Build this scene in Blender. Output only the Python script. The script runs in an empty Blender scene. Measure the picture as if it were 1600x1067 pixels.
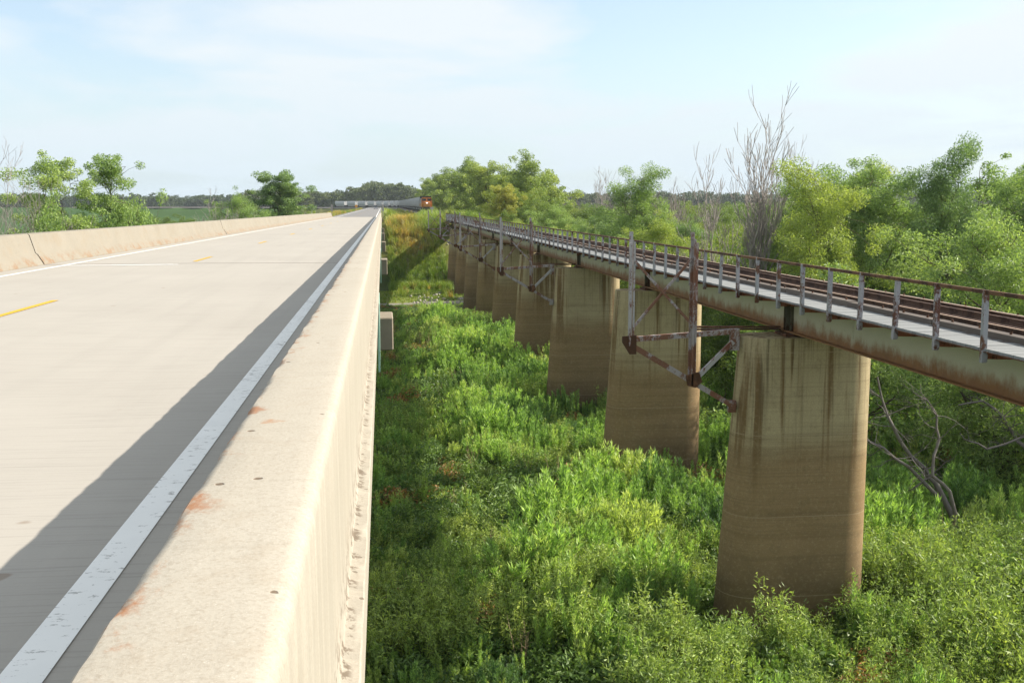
import bpy, math, random
import numpy as np
from mathutils import Vector

sc = bpy.context.scene
C = sc.collection
R = math.radians
CZ = 12.8                                   # camera height above the valley floor
SLOPE = 0.0047                              # the road falls gently away from the camera

# ------------------------------------------------------------------ camera, sky, sun
cam = bpy.data.cameras.new('camera'); cam.sensor_width = 36; cam.lens = 36
cam.clip_start = 0.05; cam.clip_end = 20000
camo = bpy.data.objects.new('camera', cam); C.objects.link(camo)
camo.location = (0, 0, CZ)
PITCH = math.atan(214.5 / 1600)
YAW = math.atan(203 * math.cos(PITCH) / 1600)
camo.rotation_euler = (math.pi / 2 - PITCH, 0, -YAW)
sc.camera = camo

SUN_EL, SUN_AZ = R(34.3), R(5)              # azimuth from +X towards +Y
sdir = Vector((math.cos(SUN_EL) * math.cos(SUN_AZ), math.cos(SUN_EL) * math.sin(SUN_AZ), math.sin(SUN_EL)))
sl = bpy.data.lights.new('sun', 'SUN'); sl.energy = 2.6; sl.angle = R(0.53); sl.color = (1.0, 0.93, 0.82)
so = bpy.data.objects.new('sun', sl); C.objects.link(so)
so.rotation_euler = sdir.to_track_quat('Z', 'Y').to_euler(); so.location = (60, 0, 60)

w = bpy.data.worlds.new('World'); sc.world = w; w.use_nodes = True
wn = w.node_tree; wn.nodes.clear()
def WN(t, **k):
    n = wn.nodes.new(t)
    for a, b in k.items(): setattr(n, a, b)
    return n
sky = WN('ShaderNodeTexSky', sky_type='NISHITA', sun_disc=False)
sky.sun_elevation = SUN_EL; sky.sun_rotation = math.pi / 2 - SUN_AZ
sky.air_density = 1.0; sky.dust_density = 1.2; sky.ozone_density = 1.2
tc = WN('ShaderNodeTexCoord'); sep = WN('ShaderNodeSeparateXYZ')
wn.links.new(tc.outputs['Generated'], sep.inputs[0])
def WM(op, a, b=None, clamp=False):
    n = WN('ShaderNodeMath', operation=op, use_clamp=clamp)
    for i, v in enumerate((a, b)):
        if v is None: continue
        if isinstance(v, (int, float)): n.inputs[i].default_value = v
        else: wn.links.new(v, n.inputs[i])
    return n.outputs[0]
zz = WM('ADD', WM('MAXIMUM', sep.outputs[2], 0.0), 0.11)
cmb = WN('ShaderNodeCombineXYZ')
wn.links.new(WM('DIVIDE', sep.outputs[0], zz), cmb.inputs[0])
wn.links.new(WM('DIVIDE', sep.outputs[1], zz), cmb.inputs[1])
mp = WN('ShaderNodeMapping'); mp.inputs['Scale'].default_value = (0.75, 0.62, 1); mp.inputs['Rotation'].default_value = (0, 0, 0.35)
mp.inputs['Location'].default_value = (-0.11, 3.11, 0)
wn.links.new(cmb.outputs[0], mp.inputs[0])
n1 = WN('ShaderNodeTexNoise'); n1.inputs['Scale'].default_value = 1.0; n1.inputs['Detail'].default_value = 7; n1.inputs['Roughness'].default_value = 0.52
n1.inputs['Distortion'].default_value = 0.5
wn.links.new(mp.outputs[0], n1.inputs[0])
rp = WN('ShaderNodeValToRGB'); rp.color_ramp.elements[0].position = 0.41; rp.color_ramp.elements[1].position = 0.57
wn.links.new(n1.outputs[0], rp.inputs[0])
cfac = WM('MULTIPLY', rp.outputs[0], 0.95)
mixc = WN('ShaderNodeMix', data_type='RGBA')
wn.links.new(cfac, mixc.inputs[0]); wn.links.new(sky.outputs[0], mixc.inputs[6])
mixc.inputs[7].default_value = (4.6, 4.7, 4.75, 1)
# thin even veil of high cloud everywhere
veil = WN('ShaderNodeMix', data_type='RGBA'); wn.links.new(WM('ADD', 0.42, WM('MULTIPLY', WM('SUBTRACT', 1.0, WM('MULTIPLY', WM('MAXIMUM', sep.outputs[2], 0.0), 7.0), True), 0.5)), veil.inputs[0])
wn.links.new(mixc.outputs[2], veil.inputs[6]); veil.inputs[7].default_value = (3.35, 3.95, 4.35, 1)
bg = WN('ShaderNodeBackground'); bg.inputs[1].default_value = 0.064
wo = WN('ShaderNodeOutputWorld')
wn.links.new(veil.outputs[2], bg.inputs[0]); wn.links.new(bg.outputs[0], wo.inputs[0])

sc.view_settings.view_transform = 'Standard'; sc.view_settings.look = 'None'
sc.view_settings.gamma = 1; sc.view_settings.use_curve_mapping = False
sc.view_settings.exposure = 1.77
sc.render.engine = 'CYCLES'
sc.cycles.max_bounces = 6; sc.cycles.transparent_max_bounces = 4; sc.cycles.diffuse_bounces = 3
sc.cycles.use_denoising = True

# ------------------------------------------------------------------ helpers
def tag(o, label=None, cat=None, group=None, kind=None):
    if label: o['label'] = label
    if cat: o['category'] = cat
    if group: o['group'] = group
    if kind: o['kind'] = kind
    return o
def empty(name, loc=(0, 0, 0), parent=None, rz=0):
    o = bpy.data.objects.new(name, None); C.objects.link(o); o.location = loc; o.rotation_euler[2] = rz
    o.empty_display_size = 0.3
    if parent: o.parent = parent
    return o
def place(name, me, parent=None, loc=(0, 0, 0), rot=(0, 0, 0), scale=(1, 1, 1)):
    o = bpy.data.objects.new(name, me); C.objects.link(o)
    o.location = loc; o.rotation_euler = rot; o.scale = scale
    if parent: o.parent = parent
    return o
class MB:
    def __init__(s): s.v = []; s.f = []
    def add(s, vs, fs):
        b = len(s.v); s.v += [tuple(map(float, p)) for p in vs]; s.f += [tuple(b + i for i in f) for f in fs]; return s
    def box(s, x0, x1, y0, y1, z0, z1):
        return s.add([(x0,y0,z0),(x1,y0,z0),(x1,y1,z0),(x0,y1,z0),(x0,y0,z1),(x1,y0,z1),(x1,y1,z1),(x0,y1,z1)],
                     [(0,3,2,1),(4,5,6,7),(0,1,5,4),(1,2,6,5),(2,3,7,6),(3,0,4,7)])
    def bar(s, p, q, wd, ht, up=(0, 0, 1)):
        p, q = Vector(p), Vector(q); d = (q - p).normalized(); u = Vector(up)
        if abs(d.dot(u)) > 0.97: u = Vector((0, 1, 0))
        a = d.cross(u).normalized() * wd / 2; b = a.cross(d).normalized() * ht / 2
        vs = [p-a-b, p+a-b, p+a+b, p-a+b, q-a-b, q+a-b, q+a+b, q-a+b]
        return s.add(vs, [(0,1,2,3),(7,6,5,4),(0,4,5,1),(1,5,6,2),(2,6,7,3),(3,7,4,0)])
    def cyl(s, p, q, r0, r1=None, n=12, caps=True):
        r1 = r0 if r1 is None else r1
        p, q = Vector(p), Vector(q); d = (q - p).normalized()
        u = Vector((0, 0, 1)) if abs(d.z) < 0.95 else Vector((1, 0, 0))
        a = d.cross(u).normalized(); b = d.cross(a)
        vs = []
        for c, r in ((p, r0), (q, r1)):
            for i in range(n):
                t = 2 * math.pi * i / n; vs.append(c + (a * math.cos(t) + b * math.sin(t)) * r)
        fs = [(i, (i + 1) % n, n + (i + 1) % n, n + i) for i in range(n)]
        if caps: fs += [tuple(range(n - 1, -1, -1)), tuple(range(n, 2 * n))]
        return s.add(vs, fs)
    def loft(s, sections, closed=True, caps=True):
        n = len(sections[0]); vs = [p for sct in sections for p in sct]; fs = []
        m = n if closed else n - 1
        for k in range(len(sections) - 1):
            for i in range(m):
                j = (i + 1) % n
                fs.append((k*n+i, k*n+j, (k+1)*n+j, (k+1)*n+i))
        if caps and closed:
            fs += [tuple(range(n - 1, -1, -1)), tuple(range((len(sections)-1)*n, len(sections)*n))]
        return s.add(vs, fs)
    def mesh(s, name, m, smooth=None):
        me = bpy.data.meshes.new(name); me.from_pydata(s.v, [], s.f); me.update()
        if m is not None:
            me.materials.append(m)
        if smooth:
            me.shade_smooth(); me.set_sharp_from_angle(angle=R(smooth))
        return me
    def build(s, name, m, parent=None, loc=(0, 0, 0), smooth=None):
        return place(name, s.mesh(name, m, smooth), parent, loc)
def np_mesh(name, V, F, mats, midx=None, attr=None, smooth=False):
    """V (n,3); F list of (k,m) int arrays; attr: per-face float"""
    me = bpy.data.meshes.new(name)
    V = np.asarray(V, dtype=np.float32)
    me.vertices.add(len(V)); me.vertices.foreach_set('co', V.ravel())
    loops = np.concatenate([f.ravel() for f in F]).astype(np.int32)
    tot = np.concatenate([np.full(len(f), f.shape[1]) for f in F]).astype(np.int32)
    st = np.concatenate([[0], np.cumsum(tot)[:-1]]).astype(np.int32)
    me.loops.add(len(loops)); me.loops.foreach_set('vertex_index', loops)
    me.polygons.add(len(tot)); me.polygons.foreach_set('loop_start', st)
    for m in mats: me.materials.append(m)
    if midx is not None: me.polygons.foreach_set('material_index', midx.astype(np.int32))
    if smooth: me.polygons.foreach_set('use_smooth', np.ones(len(tot), dtype=bool))
    me.update(calc_edges=True)
    if attr is not None:
        a = me.attributes.new('rnd', 'FLOAT', 'FACE'); a.data.foreach_set('value', np.asarray(attr, dtype=np.float32))
    return me

# smooth value noise for layout
def vnoise(x, y, s, seed=0):
    x = np.asarray(x, float) / s + seed * 17.3; y = np.asarray(y, float) / s - seed * 9.1
    xi, yi = np.floor(x), np.floor(y); fx, fy = x - xi, y - yi
    fx = fx*fx*(3-2*fx); fy = fy*fy*(3-2*fy)
    def h(a, b): return np.modf(np.abs(np.sin(a*127.1 + b*311.7 + seed*74.7) * 43758.5453))[0]
    return (h(xi,yi)*(1-fx)+h(xi+1,yi)*fx)*(1-fy) + (h(xi,yi+1)*(1-fx)+h(xi+1,yi+1)*fx)*fy

# ------------------------------------------------------------------ materials
class NT:
    def __init__(s, name, rough=0.8, spec=0.3):
        s.m = bpy.data.materials.new(name); s.m.use_nodes = True; s.t = s.m.node_tree
        s.b = s.t.nodes['Principled BSDF']; s.out = s.t.nodes['Material Output']
        s.b.inputs['Roughness'].default_value = rough; s.b.inputs['Specular IOR Level'].default_value = spec
        s.pos = s.n('ShaderNodeNewGeometry').outputs['Position']
        s.obj = s.n('ShaderNodeTexCoord').outputs['Object']
    def n(s, t, **k):
        n = s.t.nodes.new(t)
        for a, b in k.items(): setattr(n, a, b)
        return n
    def put(s, v, sock):
        if isinstance(v, (int, float)): sock.default_value = v
        elif isinstance(v, tuple): sock.default_value = (*v, 1) if len(v) == 3 and sock.type == 'RGBA' else v
        else: s.t.links.new(v, sock)
    def math(s, op, a, b=0.0, clamp=False):
        n = s.n('ShaderNodeMath', operation=op, use_clamp=clamp); s.put(a, n.inputs[0]); s.put(b, n.inputs[1]); return n.outputs[0]
    def noise(s, scale, detail=4, rough=0.55, vec=None, stretch=None, dist=0.0):
        n = s.n('ShaderNodeTexNoise'); v = vec or s.pos
        if stretch:
            m = s.n('ShaderNodeMapping'); m.inputs['Scale'].default_value = stretch; s.put(v, m.inputs[0]); v = m.outputs[0]
        s.put(v, n.inputs['Vector']); n.inputs['Scale'].default_value = scale; n.inputs['Detail'].default_value = detail
        n.inputs['Roughness'].default_value = rough; n.inputs['Distortion'].default_value = dist
        return n.outputs[0]
    def step(s, v, lo, hi):
        n = s.n('ShaderNodeMapRange', interpolation_type='SMOOTHSTEP'); s.put(v, n.inputs[0])
        n.inputs[1].default_value = lo; n.inputs[2].default_value = hi; return n.outputs[0]
    def mix(s, f, a, b, blend='MIX'):
        n = s.n('ShaderNodeMix', data_type='RGBA', blend_type=blend); s.put(f, n.inputs[0]); s.put(a, n.inputs[6]); s.put(b, n.inputs[7]); return n.outputs[2]
    def xyz(s, v):
        n = s.n('ShaderNodeSeparateXYZ'); s.put(v, n.inputs[0]); return n.outputs
    def ramp(s, v, stops):
        n = s.n('ShaderNodeValToRGB'); e = n.color_ramp.elements
        while len(e) < len(stops): e.new(0.5)
        for k, (p, c) in zip(e, stops): k.position = p; k.color = (*c, 1)
        s.put(v, n.inputs[0]); return n.outputs[0]
    def col(s, c, g=(0.90, 0.90, 0.90)):
        if g: c = s.mix(1.0, c, g, 'MULTIPLY')
        s.put(c, s.b.inputs['Base Color']); return s
    def bump(s, h, strength=0.3, dist=0.01):
        n = s.n('ShaderNodeBump'); n.inputs['Strength'].default_value = strength; n.inputs['Distance'].default_value = dist
        s.put(h, n.inputs['Height']); s.t.links.new(n.outputs[0], s.b.inputs['Normal']); return s

def plain(name, c, rough=0.6, spec=0.3, var=0.25, scale=3.0, metal=0.0):
    k = NT(name, rough, spec); f = k.noise(scale, 5)
    k.col(k.mix(f, tuple(x*(1-var) for x in c), tuple(min(1, x*(1+var)) for x in c))); k.b.inputs['Metallic'].default_value = metal
    return k.m

RUST = (0.20, 0.075, 0.03); RUSTD = (0.075, 0.035, 0.02)
def mk_road():
    k = NT('road_concrete', 0.9, 0.2)
    big = k.noise(0.35, 5); fine = k.noise(60, 3, 0.7); lines = k.noise(1.0, 3, 0.6, stretch=(1.2, 45, 1))
    wear = k.noise(0.9, 5, 0.6, stretch=(2.0, 0.09, 1))
    c = k.mix(big, (0.385, 0.352, 0.305), (0.475, 0.438, 0.382))
    c = k.mix(k.math('MULTIPLY', k.step(wear, 0.45, 0.7), 0.18), c, (0.31, 0.285, 0.25))
    c = k.mix(k.math('MULTIPLY', k.step(lines, 0.5, 0.7), 0.32), c, (0.24, 0.22, 0.195))
    c = k.mix(k.math('MULTIPLY', fine, 0.18), c, (0.2, 0.19, 0.17))
    spots = k.step(k.noise(2.6, 2), 0.73, 0.77)
    c = k.mix(k.math('MULTIPLY', spots, 0.5), c, (0.20, 0.13, 0.08))
    k.col(c).bump(lines, 0.25, 0.006); return k.m
def mk_barrier(name, right):
    k = NT(name, 0.9, 0.2); X, Y, Z = k.xyz(k.pos)
    big = k.noise(1.1, 5); fine = k.noise(85, 4, 0.75); mid = k.noise(9, 4, 0.6)
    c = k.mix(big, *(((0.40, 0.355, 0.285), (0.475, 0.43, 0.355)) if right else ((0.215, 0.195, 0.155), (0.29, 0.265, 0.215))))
    c = k.mix(k.math('MULTIPLY', k.step(fine, 0.42, 0.72), 0.42), c, (0.25, 0.20, 0.145))
    c = k.mix(k.math('MULTIPLY', k.step(k.noise(160, 2, 0.6), 0.6, 0.72), 0.5), c, (0.58, 0.54, 0.46))
    c = k.mix(k.math('MULTIPLY', k.step(mid, 0.52, 0.72), 0.22), c, (0.34, 0.27, 0.19))
    vert = k.noise(2.0, 4, stretch=(1, 7, 0.5))
    c = k.mix(k.math('MULTIPLY', k.step(vert, 0.55, 0.75), 0.2), c, (0.26, 0.22, 0.165))
    # pits
    vor = k.n('ShaderNodeTexVoronoi'); vor.inputs['Scale'].default_value = 9.0; vor.inputs['Randomness'].default_value = 1.0
    k.put(k.math('ADD', 0, 0), vor.inputs['W']) if False else None
    k.put(k.pos, vor.inputs['Vector'])
    pit = k.math('SUBTRACT', 1.0, k.step(k.math('ADD', vor.outputs['Distance'], k.math('MULTIPLY', k.noise(40, 3), 0.12)), 0.15, 0.19))
    pit = k.math('MULTIPLY', pit, k.step(k.xyz(vor.outputs['Color'])[0], 0.62, 0.64))
    c = k.mix(k.math('MULTIPLY', pit, 0.85), c, (0.13, 0.085, 0.05))
    if right:
        e = k.math('SUBTRACT', 1.0, k.step(k.math('ADD', X, 0.49), -0.01, 0.12))
        m = k.step(k.math('ADD', k.math('MULTIPLY', k.noise(8.0, 6, 0.7, stretch=(1, 0.6, 1)), 1.0), k.math('MULTIPLY', e, 0.16)), 0.64, 0.80)
        m = k.math('MULTIPLY', m, k.math('MULTIPLY', e, k.step(Z, CZ - 0.95, CZ - 0.8)))
        c = k.mix(k.math('MULTIPLY', m, 0.8), c, (0.33, 0.13, 0.045))
        face = k.math('MULTIPLY', k.step(X, -0.20, -0.18), k.step(k.noise(1.0, 5, 0.6, stretch=(1, 14, 0.4)), 0.2, 0.6))  # outer side coloured darker, streaked, so direct sun on it does not clip
        c = k.mix(k.math('MULTIPLY', face, 0.5), c, (0.27, 0.25, 0.205))
        led = k.math('MULTIPLY', k.step(X, -0.178, -0.172), k.math('SUBTRACT', 1.0, k.step(X, -0.15, -0.12)))
        c = k.mix(k.math('MULTIPLY', k.math('MULTIPLY', led, k.step(k.noise(14, 5, 0.7), 0.5, 0.58)), 0.75), c, (0.12, 0.085, 0.055))
        pt = k.step(k.noise(1.35, 6, 0.62), 0.695, 0.74)
        c = k.mix(k.math('MULTIPLY', pt, 0.6), c, (0.36, 0.15, 0.045))
    else:
        low = k.math('SUBTRACT', 1.0, k.step(k.math('ADD', Z, k.math('MULTIPLY', Y, SLOPE)), CZ - 1.46, CZ - 1.22))
        m = k.math('MULTIPLY', low, k.step(k.noise(3.2, 6, 0.7), 0.46, 0.62))
        c = k.mix(k.math('MULTIPLY', m, 0.75), c, (0.24, 0.14, 0.075))
        dk = k.math('MULTIPLY', k.step(k.noise(1.4, 6, 0.65), 0.5, 0.75), 0.35)
        c = k.mix(dk, c, (0.25, 0.19, 0.12))
    k.col(c).bump(k.math('SUBTRACT', k.math('ADD', k.math('MULTIPLY', fine, 0.35), k.math('MULTIPLY', mid, 0.5)), pit), 0.5, 0.006); return k.m
def mk_pier():
    k = NT('pier_concrete', 0.92, 0.15); X, Y, Z = k.xyz(k.pos)
    big = k.noise(0.8, 5); fine = k.noise(30, 4, 0.7)
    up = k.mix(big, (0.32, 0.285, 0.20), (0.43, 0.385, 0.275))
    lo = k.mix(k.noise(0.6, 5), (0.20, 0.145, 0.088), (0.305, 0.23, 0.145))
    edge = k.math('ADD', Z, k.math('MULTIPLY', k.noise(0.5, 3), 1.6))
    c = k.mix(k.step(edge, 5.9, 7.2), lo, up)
    band = k.noise(1.0, 5, 0.65, stretch=(0.12, 0.12, 3.2))
    bf = k.math('MULTIPLY', k.step(band, 0.45, 0.68), k.math('SUBTRACT', 0.34, k.math('MULTIPLY', k.step(Z, 5.5, 8.0), 0.27)))
    c = k.mix(bf, c, (0.12, 0.083, 0.05))
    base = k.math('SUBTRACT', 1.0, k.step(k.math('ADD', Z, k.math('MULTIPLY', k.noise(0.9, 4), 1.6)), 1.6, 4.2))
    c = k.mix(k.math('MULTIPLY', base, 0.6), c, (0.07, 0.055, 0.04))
    st = k.noise(1.0, 4, 0.6, stretch=(2.6, 2.6, 0.07))
    sf = k.math('MULTIPLY', k.step(st, 0.5, 0.62), k.step(k.math('ADD', Z, k.math('MULTIPLY', st, 4.0)), 6.0, 9.4))
    c = k.mix(k.math('MULTIPLY', sf, 0.88), c, (0.125, 0.075, 0.032))
    st3 = k.noise(1.0, 5, 0.7, stretch=(9, 9, 0.12))
    c = k.mix(k.math('MULTIPLY', k.math('MULTIPLY', k.step(st3, 0.52, 0.66), k.step(Z, 3.0, 8.0)), 0.45), c, (0.10, 0.082, 0.055))
    c = k.mix(k.math('MULTIPLY', k.step(k.noise(2.2, 7, 0.75), 0.52, 0.68), 0.35), c, (0.13, 0.105, 0.07))
    st2 = k.noise(1.0, 4, 0.6, stretch=(3.4, 3.4, 0.05), dist=0.3)
    c = k.mix(k.math('MULTIPLY', k.math('MULTIPLY', k.step(st2, 0.58, 0.66), k.step(Z, 5.6, 8.6)), 0.7), c, (0.075, 0.06, 0.04))
    jt = k.math('ABSOLUTE', k.math('SUBTRACT', k.math('FRACT', k.math('MULTIPLY', Z, 0.41)), 0.5))
    c = k.mix(k.math('MULTIPLY', k.math('SUBTRACT', 1.0, k.step(jt, 0.002, 0.009)), 0.45), c, (0.38, 0.33, 0.26))
    c = k.mix(k.math('MULTIPLY', k.step(fine, 0.35, 0.7), 0.3), c, (0.10, 0.08, 0.055))
    c = k.mix(k.math('MULTIPLY', k.step(k.noise(9, 8, 0.8), 0.5, 0.64), 0.3), c, (0.36, 0.31, 0.22))
    brd = k.noise(1.0, 3, 0.6, stretch=(0.2, 0.2, 22))
    c = k.mix(k.math('MULTIPLY', k.step(brd, 0.52, 0.66), 0.2), c, (0.10, 0.08, 0.055))
    k.col(c, (1.2, 1.09, 0.90)).bump(fine, 0.3, 0.01); return k.m
def mk_girder():
    k = NT('girder_paint', 0.62, 0.3); X, Y, Z = k.xyz(k.pos)
    gr = k.math('DIVIDE', k.math('SUBTRACT', Z, CZ - 3.73), 0.88)
    nz = k.noise(2.2, 7, 0.7, stretch=(1, 1, 0.8)); drip = k.noise(1.0, 5, 0.65, stretch=(3.2, 3.2, 0.9))
    c = k.mix(k.noise(1.3, 5), (0.49, 0.455, 0.335), (0.60, 0.56, 0.425))
    v = k.math('ADD', gr, k.math('ADD', k.math('MULTIPLY', nz, 0.75), k.math('MULTIPLY', drip, 0.55)))
    rf = k.math('SUBTRACT', 1.0, k.step(v, 0.76, 1.2))
    c = k.mix(k.math('MULTIPLY', rf, 0.93), c, k.mix(k.noise(3.5, 5), (0.36, 0.155, 0.042), (0.165, 0.072, 0.026)))
    sp = k.step(k.noise(5, 6, 0.7), 0.66, 0.72)
    c = k.mix(k.math('MULTIPLY', sp, 0.7), c, (0.16, 0.08, 0.035))
    k.col(c).bump(nz, 0.2, 0.01); return k.m
def mk_flaky(name, base, amt, rust=RUST):
    k = NT(name, 0.75, 0.25); nz = k.noise(2.4, 7, 0.72, stretch=(1, 1, 0.6)); f = k.noise(22, 4, 0.7)
    c = k.mix(k.noise(6, 4), tuple(x*0.8 for x in base), base)
    r = k.mix(f, rust, tuple(x*0.5 for x in rust))
    c = k.mix(k.step(k.math('ADD', nz, k.math('MULTIPLY', f, 0.25)), amt, amt + 0.09), c, r)
    k.col(c).bump(f, 0.3, 0.004); return k.m
def mk_wood(name, a, b, stretch):
    k = NT(name, 0.9, 0.15); g = k.noise(1.0, 6, 0.7, stretch=stretch)
    oi = k.n('ShaderNodeObjectInfo').outputs['Random']
    c = k.mix(g, a, b); c = k.mix(k.math('MULTIPLY', oi, 0.35), c, tuple(x*0.55 for x in a))
    k.col(c).bump(g, 0.4, 0.004); return k.m
def mk_paint(name, c0, worn):
    k = NT(name, 0.8, 0.25); f = k.noise(1.0, 6, 0.7, stretch=(14, 26, 1)); g = k.noise(1.1, 4)
    c = k.mix(k.noise(3, 5), tuple(x*0.86 for x in c0), c0)
    c = k.mix(k.math('MULTIPLY', k.step(k.math('ADD', f, k.math('MULTIPLY', g, 0.3)), worn, worn + 0.06), 0.8), c, (0.36, 0.34, 0.31))
    k.col(c); return k.m
def leaf(name, stops, transl=0.35, inst=False, rough=0.5, spec=0.35, patch=None):
    k = NT(name, rough, spec)
    at = k.n('ShaderNodeAttribute', attribute_name='rnd').outputs['Fac']
    if inst:
        t = k.n('ShaderNodeAttribute', attribute_type='INSTANCER', attribute_name='tint').outputs['Fac']
        c = k.ramp(t, stops)
    else:
        oi = k.n('ShaderNodeObjectInfo').outputs['Random']
        c = k.ramp(k.math('ADD', k.math('MULTIPLY', k.noise(0.45, 3), 0.75), k.math('MULTIPLY', oi, 0.25)), stops)
    c = k.mix(1.0, c, k.ramp(at, [(0, (0.6, 0.64, 0.66)), (0.5, (1.12, 1.12, 1.1)), (1, (1.65, 1.55, 1.2))]), 'MULTIPLY')
    k.col(c, None)
    tr = k.n('ShaderNodeBsdfTranslucent'); k.put(k.mix(1.0, c, (1.15, 1.2, 0.6), 'MULTIPLY'), tr.inputs['Color'])
    mx = k.n('ShaderNodeMixShader'); mx.inputs[0].default_value = transl
    k.t.links.new(k.b.outputs[0], mx.inputs[1]); k.t.links.new(tr.outputs[0], mx.inputs[2]); k.t.links.new(mx.outputs[0], k.out.inputs[0])
    return k.m
def mk_bark(name, a, b):
    k = NT(name, 0.9, 0.15); g = k.noise(3.0, 6, 0.7, stretch=(2.5, 2.5, 0.5))
    k.col(k.mix(g, a, b), None).bump(g, 0.6, 0.03); return k.m
def mk_ground():
    k = NT('ground_soil', 0.95, 0.1); X, Y, Z = k.xyz(k.pos)
    a = k.noise(0.12, 6, 0.65); b = k.noise(1.4, 5, 0.7)
    c = k.mix(a, (0.035, 0.055, 0.016), (0.07, 0.095, 0.026))
    c = k.mix(k.step(b, 0.55, 0.72), c, (0.075, 0.06, 0.035))
    wob = k.math('MULTIPLY', k.math('SUBTRACT', k.noise(0.25, 3), 0.5), 5.0)
    yy = k.math('ADD', Y, wob)
    mown = k.math('MULTIPLY', k.step(yy, 131.5, 133.0), k.math('SUBTRACT', 1.0, k.step(yy, 149, 152)))
    near = k.math('MULTIPLY', k.step(X, -25, -15), k.math('SUBTRACT', 1.0, k.step(X, 20, 40)))
    c = k.mix(k.math('MULTIPLY', mown, near), c, k.mix(b, (0.13, 0.17, 0.035), (0.20, 0.22, 0.06)))
    d = k.math('ABSOLUTE', k.math('SUBTRACT', yy, 134.0))
    path = k.math('MULTIPLY', k.math('SUBTRACT', 1.0, k.step(d, 1.2, 2.0)), near)
    c = k.mix(path, c, k.mix(b, (0.20, 0.185, 0.15), (0.28, 0.26, 0.215)))
    emb = k.math('MULTIPLY', k.step(Z, 0.8, 3.0), k.step(Y, 140, 150))
    c = k.mix(emb, c, k.mix(a, (0.09, 0.12, 0.03), (0.19, 0.17, 0.06)))
    # crop field and reddish bare margin on the far left bottomland
    fy = k.math('MULTIPLY', k.step(yy, 330, 360), k.math('SUBTRACT', 1.0, k.step(yy, 1262, 1275)))
    fx = k.math('MULTIPLY', k.step(X, -1500, -1480), k.math('SUBTRACT', 1.0, k.step(X, -74, -64)))
    c = k.mix(k.math('MULTIPLY', fy, fx), c, k.mix(k.noise(0.02, 3), (0.04, 0.085, 0.02), (0.055, 0.105, 0.025)))
    my = k.math('MULTIPLY', k.step(yy, 1268, 1278), k.math('SUBTRACT', 1.0, k.step(yy, 1330, 1350)))
    c = k.mix(k.math('MULTIPLY', my, fx), c, (0.20, 0.17, 0.12))
    k.col(c, None).bump(b, 0.8, 0.08); return k.m

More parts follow.
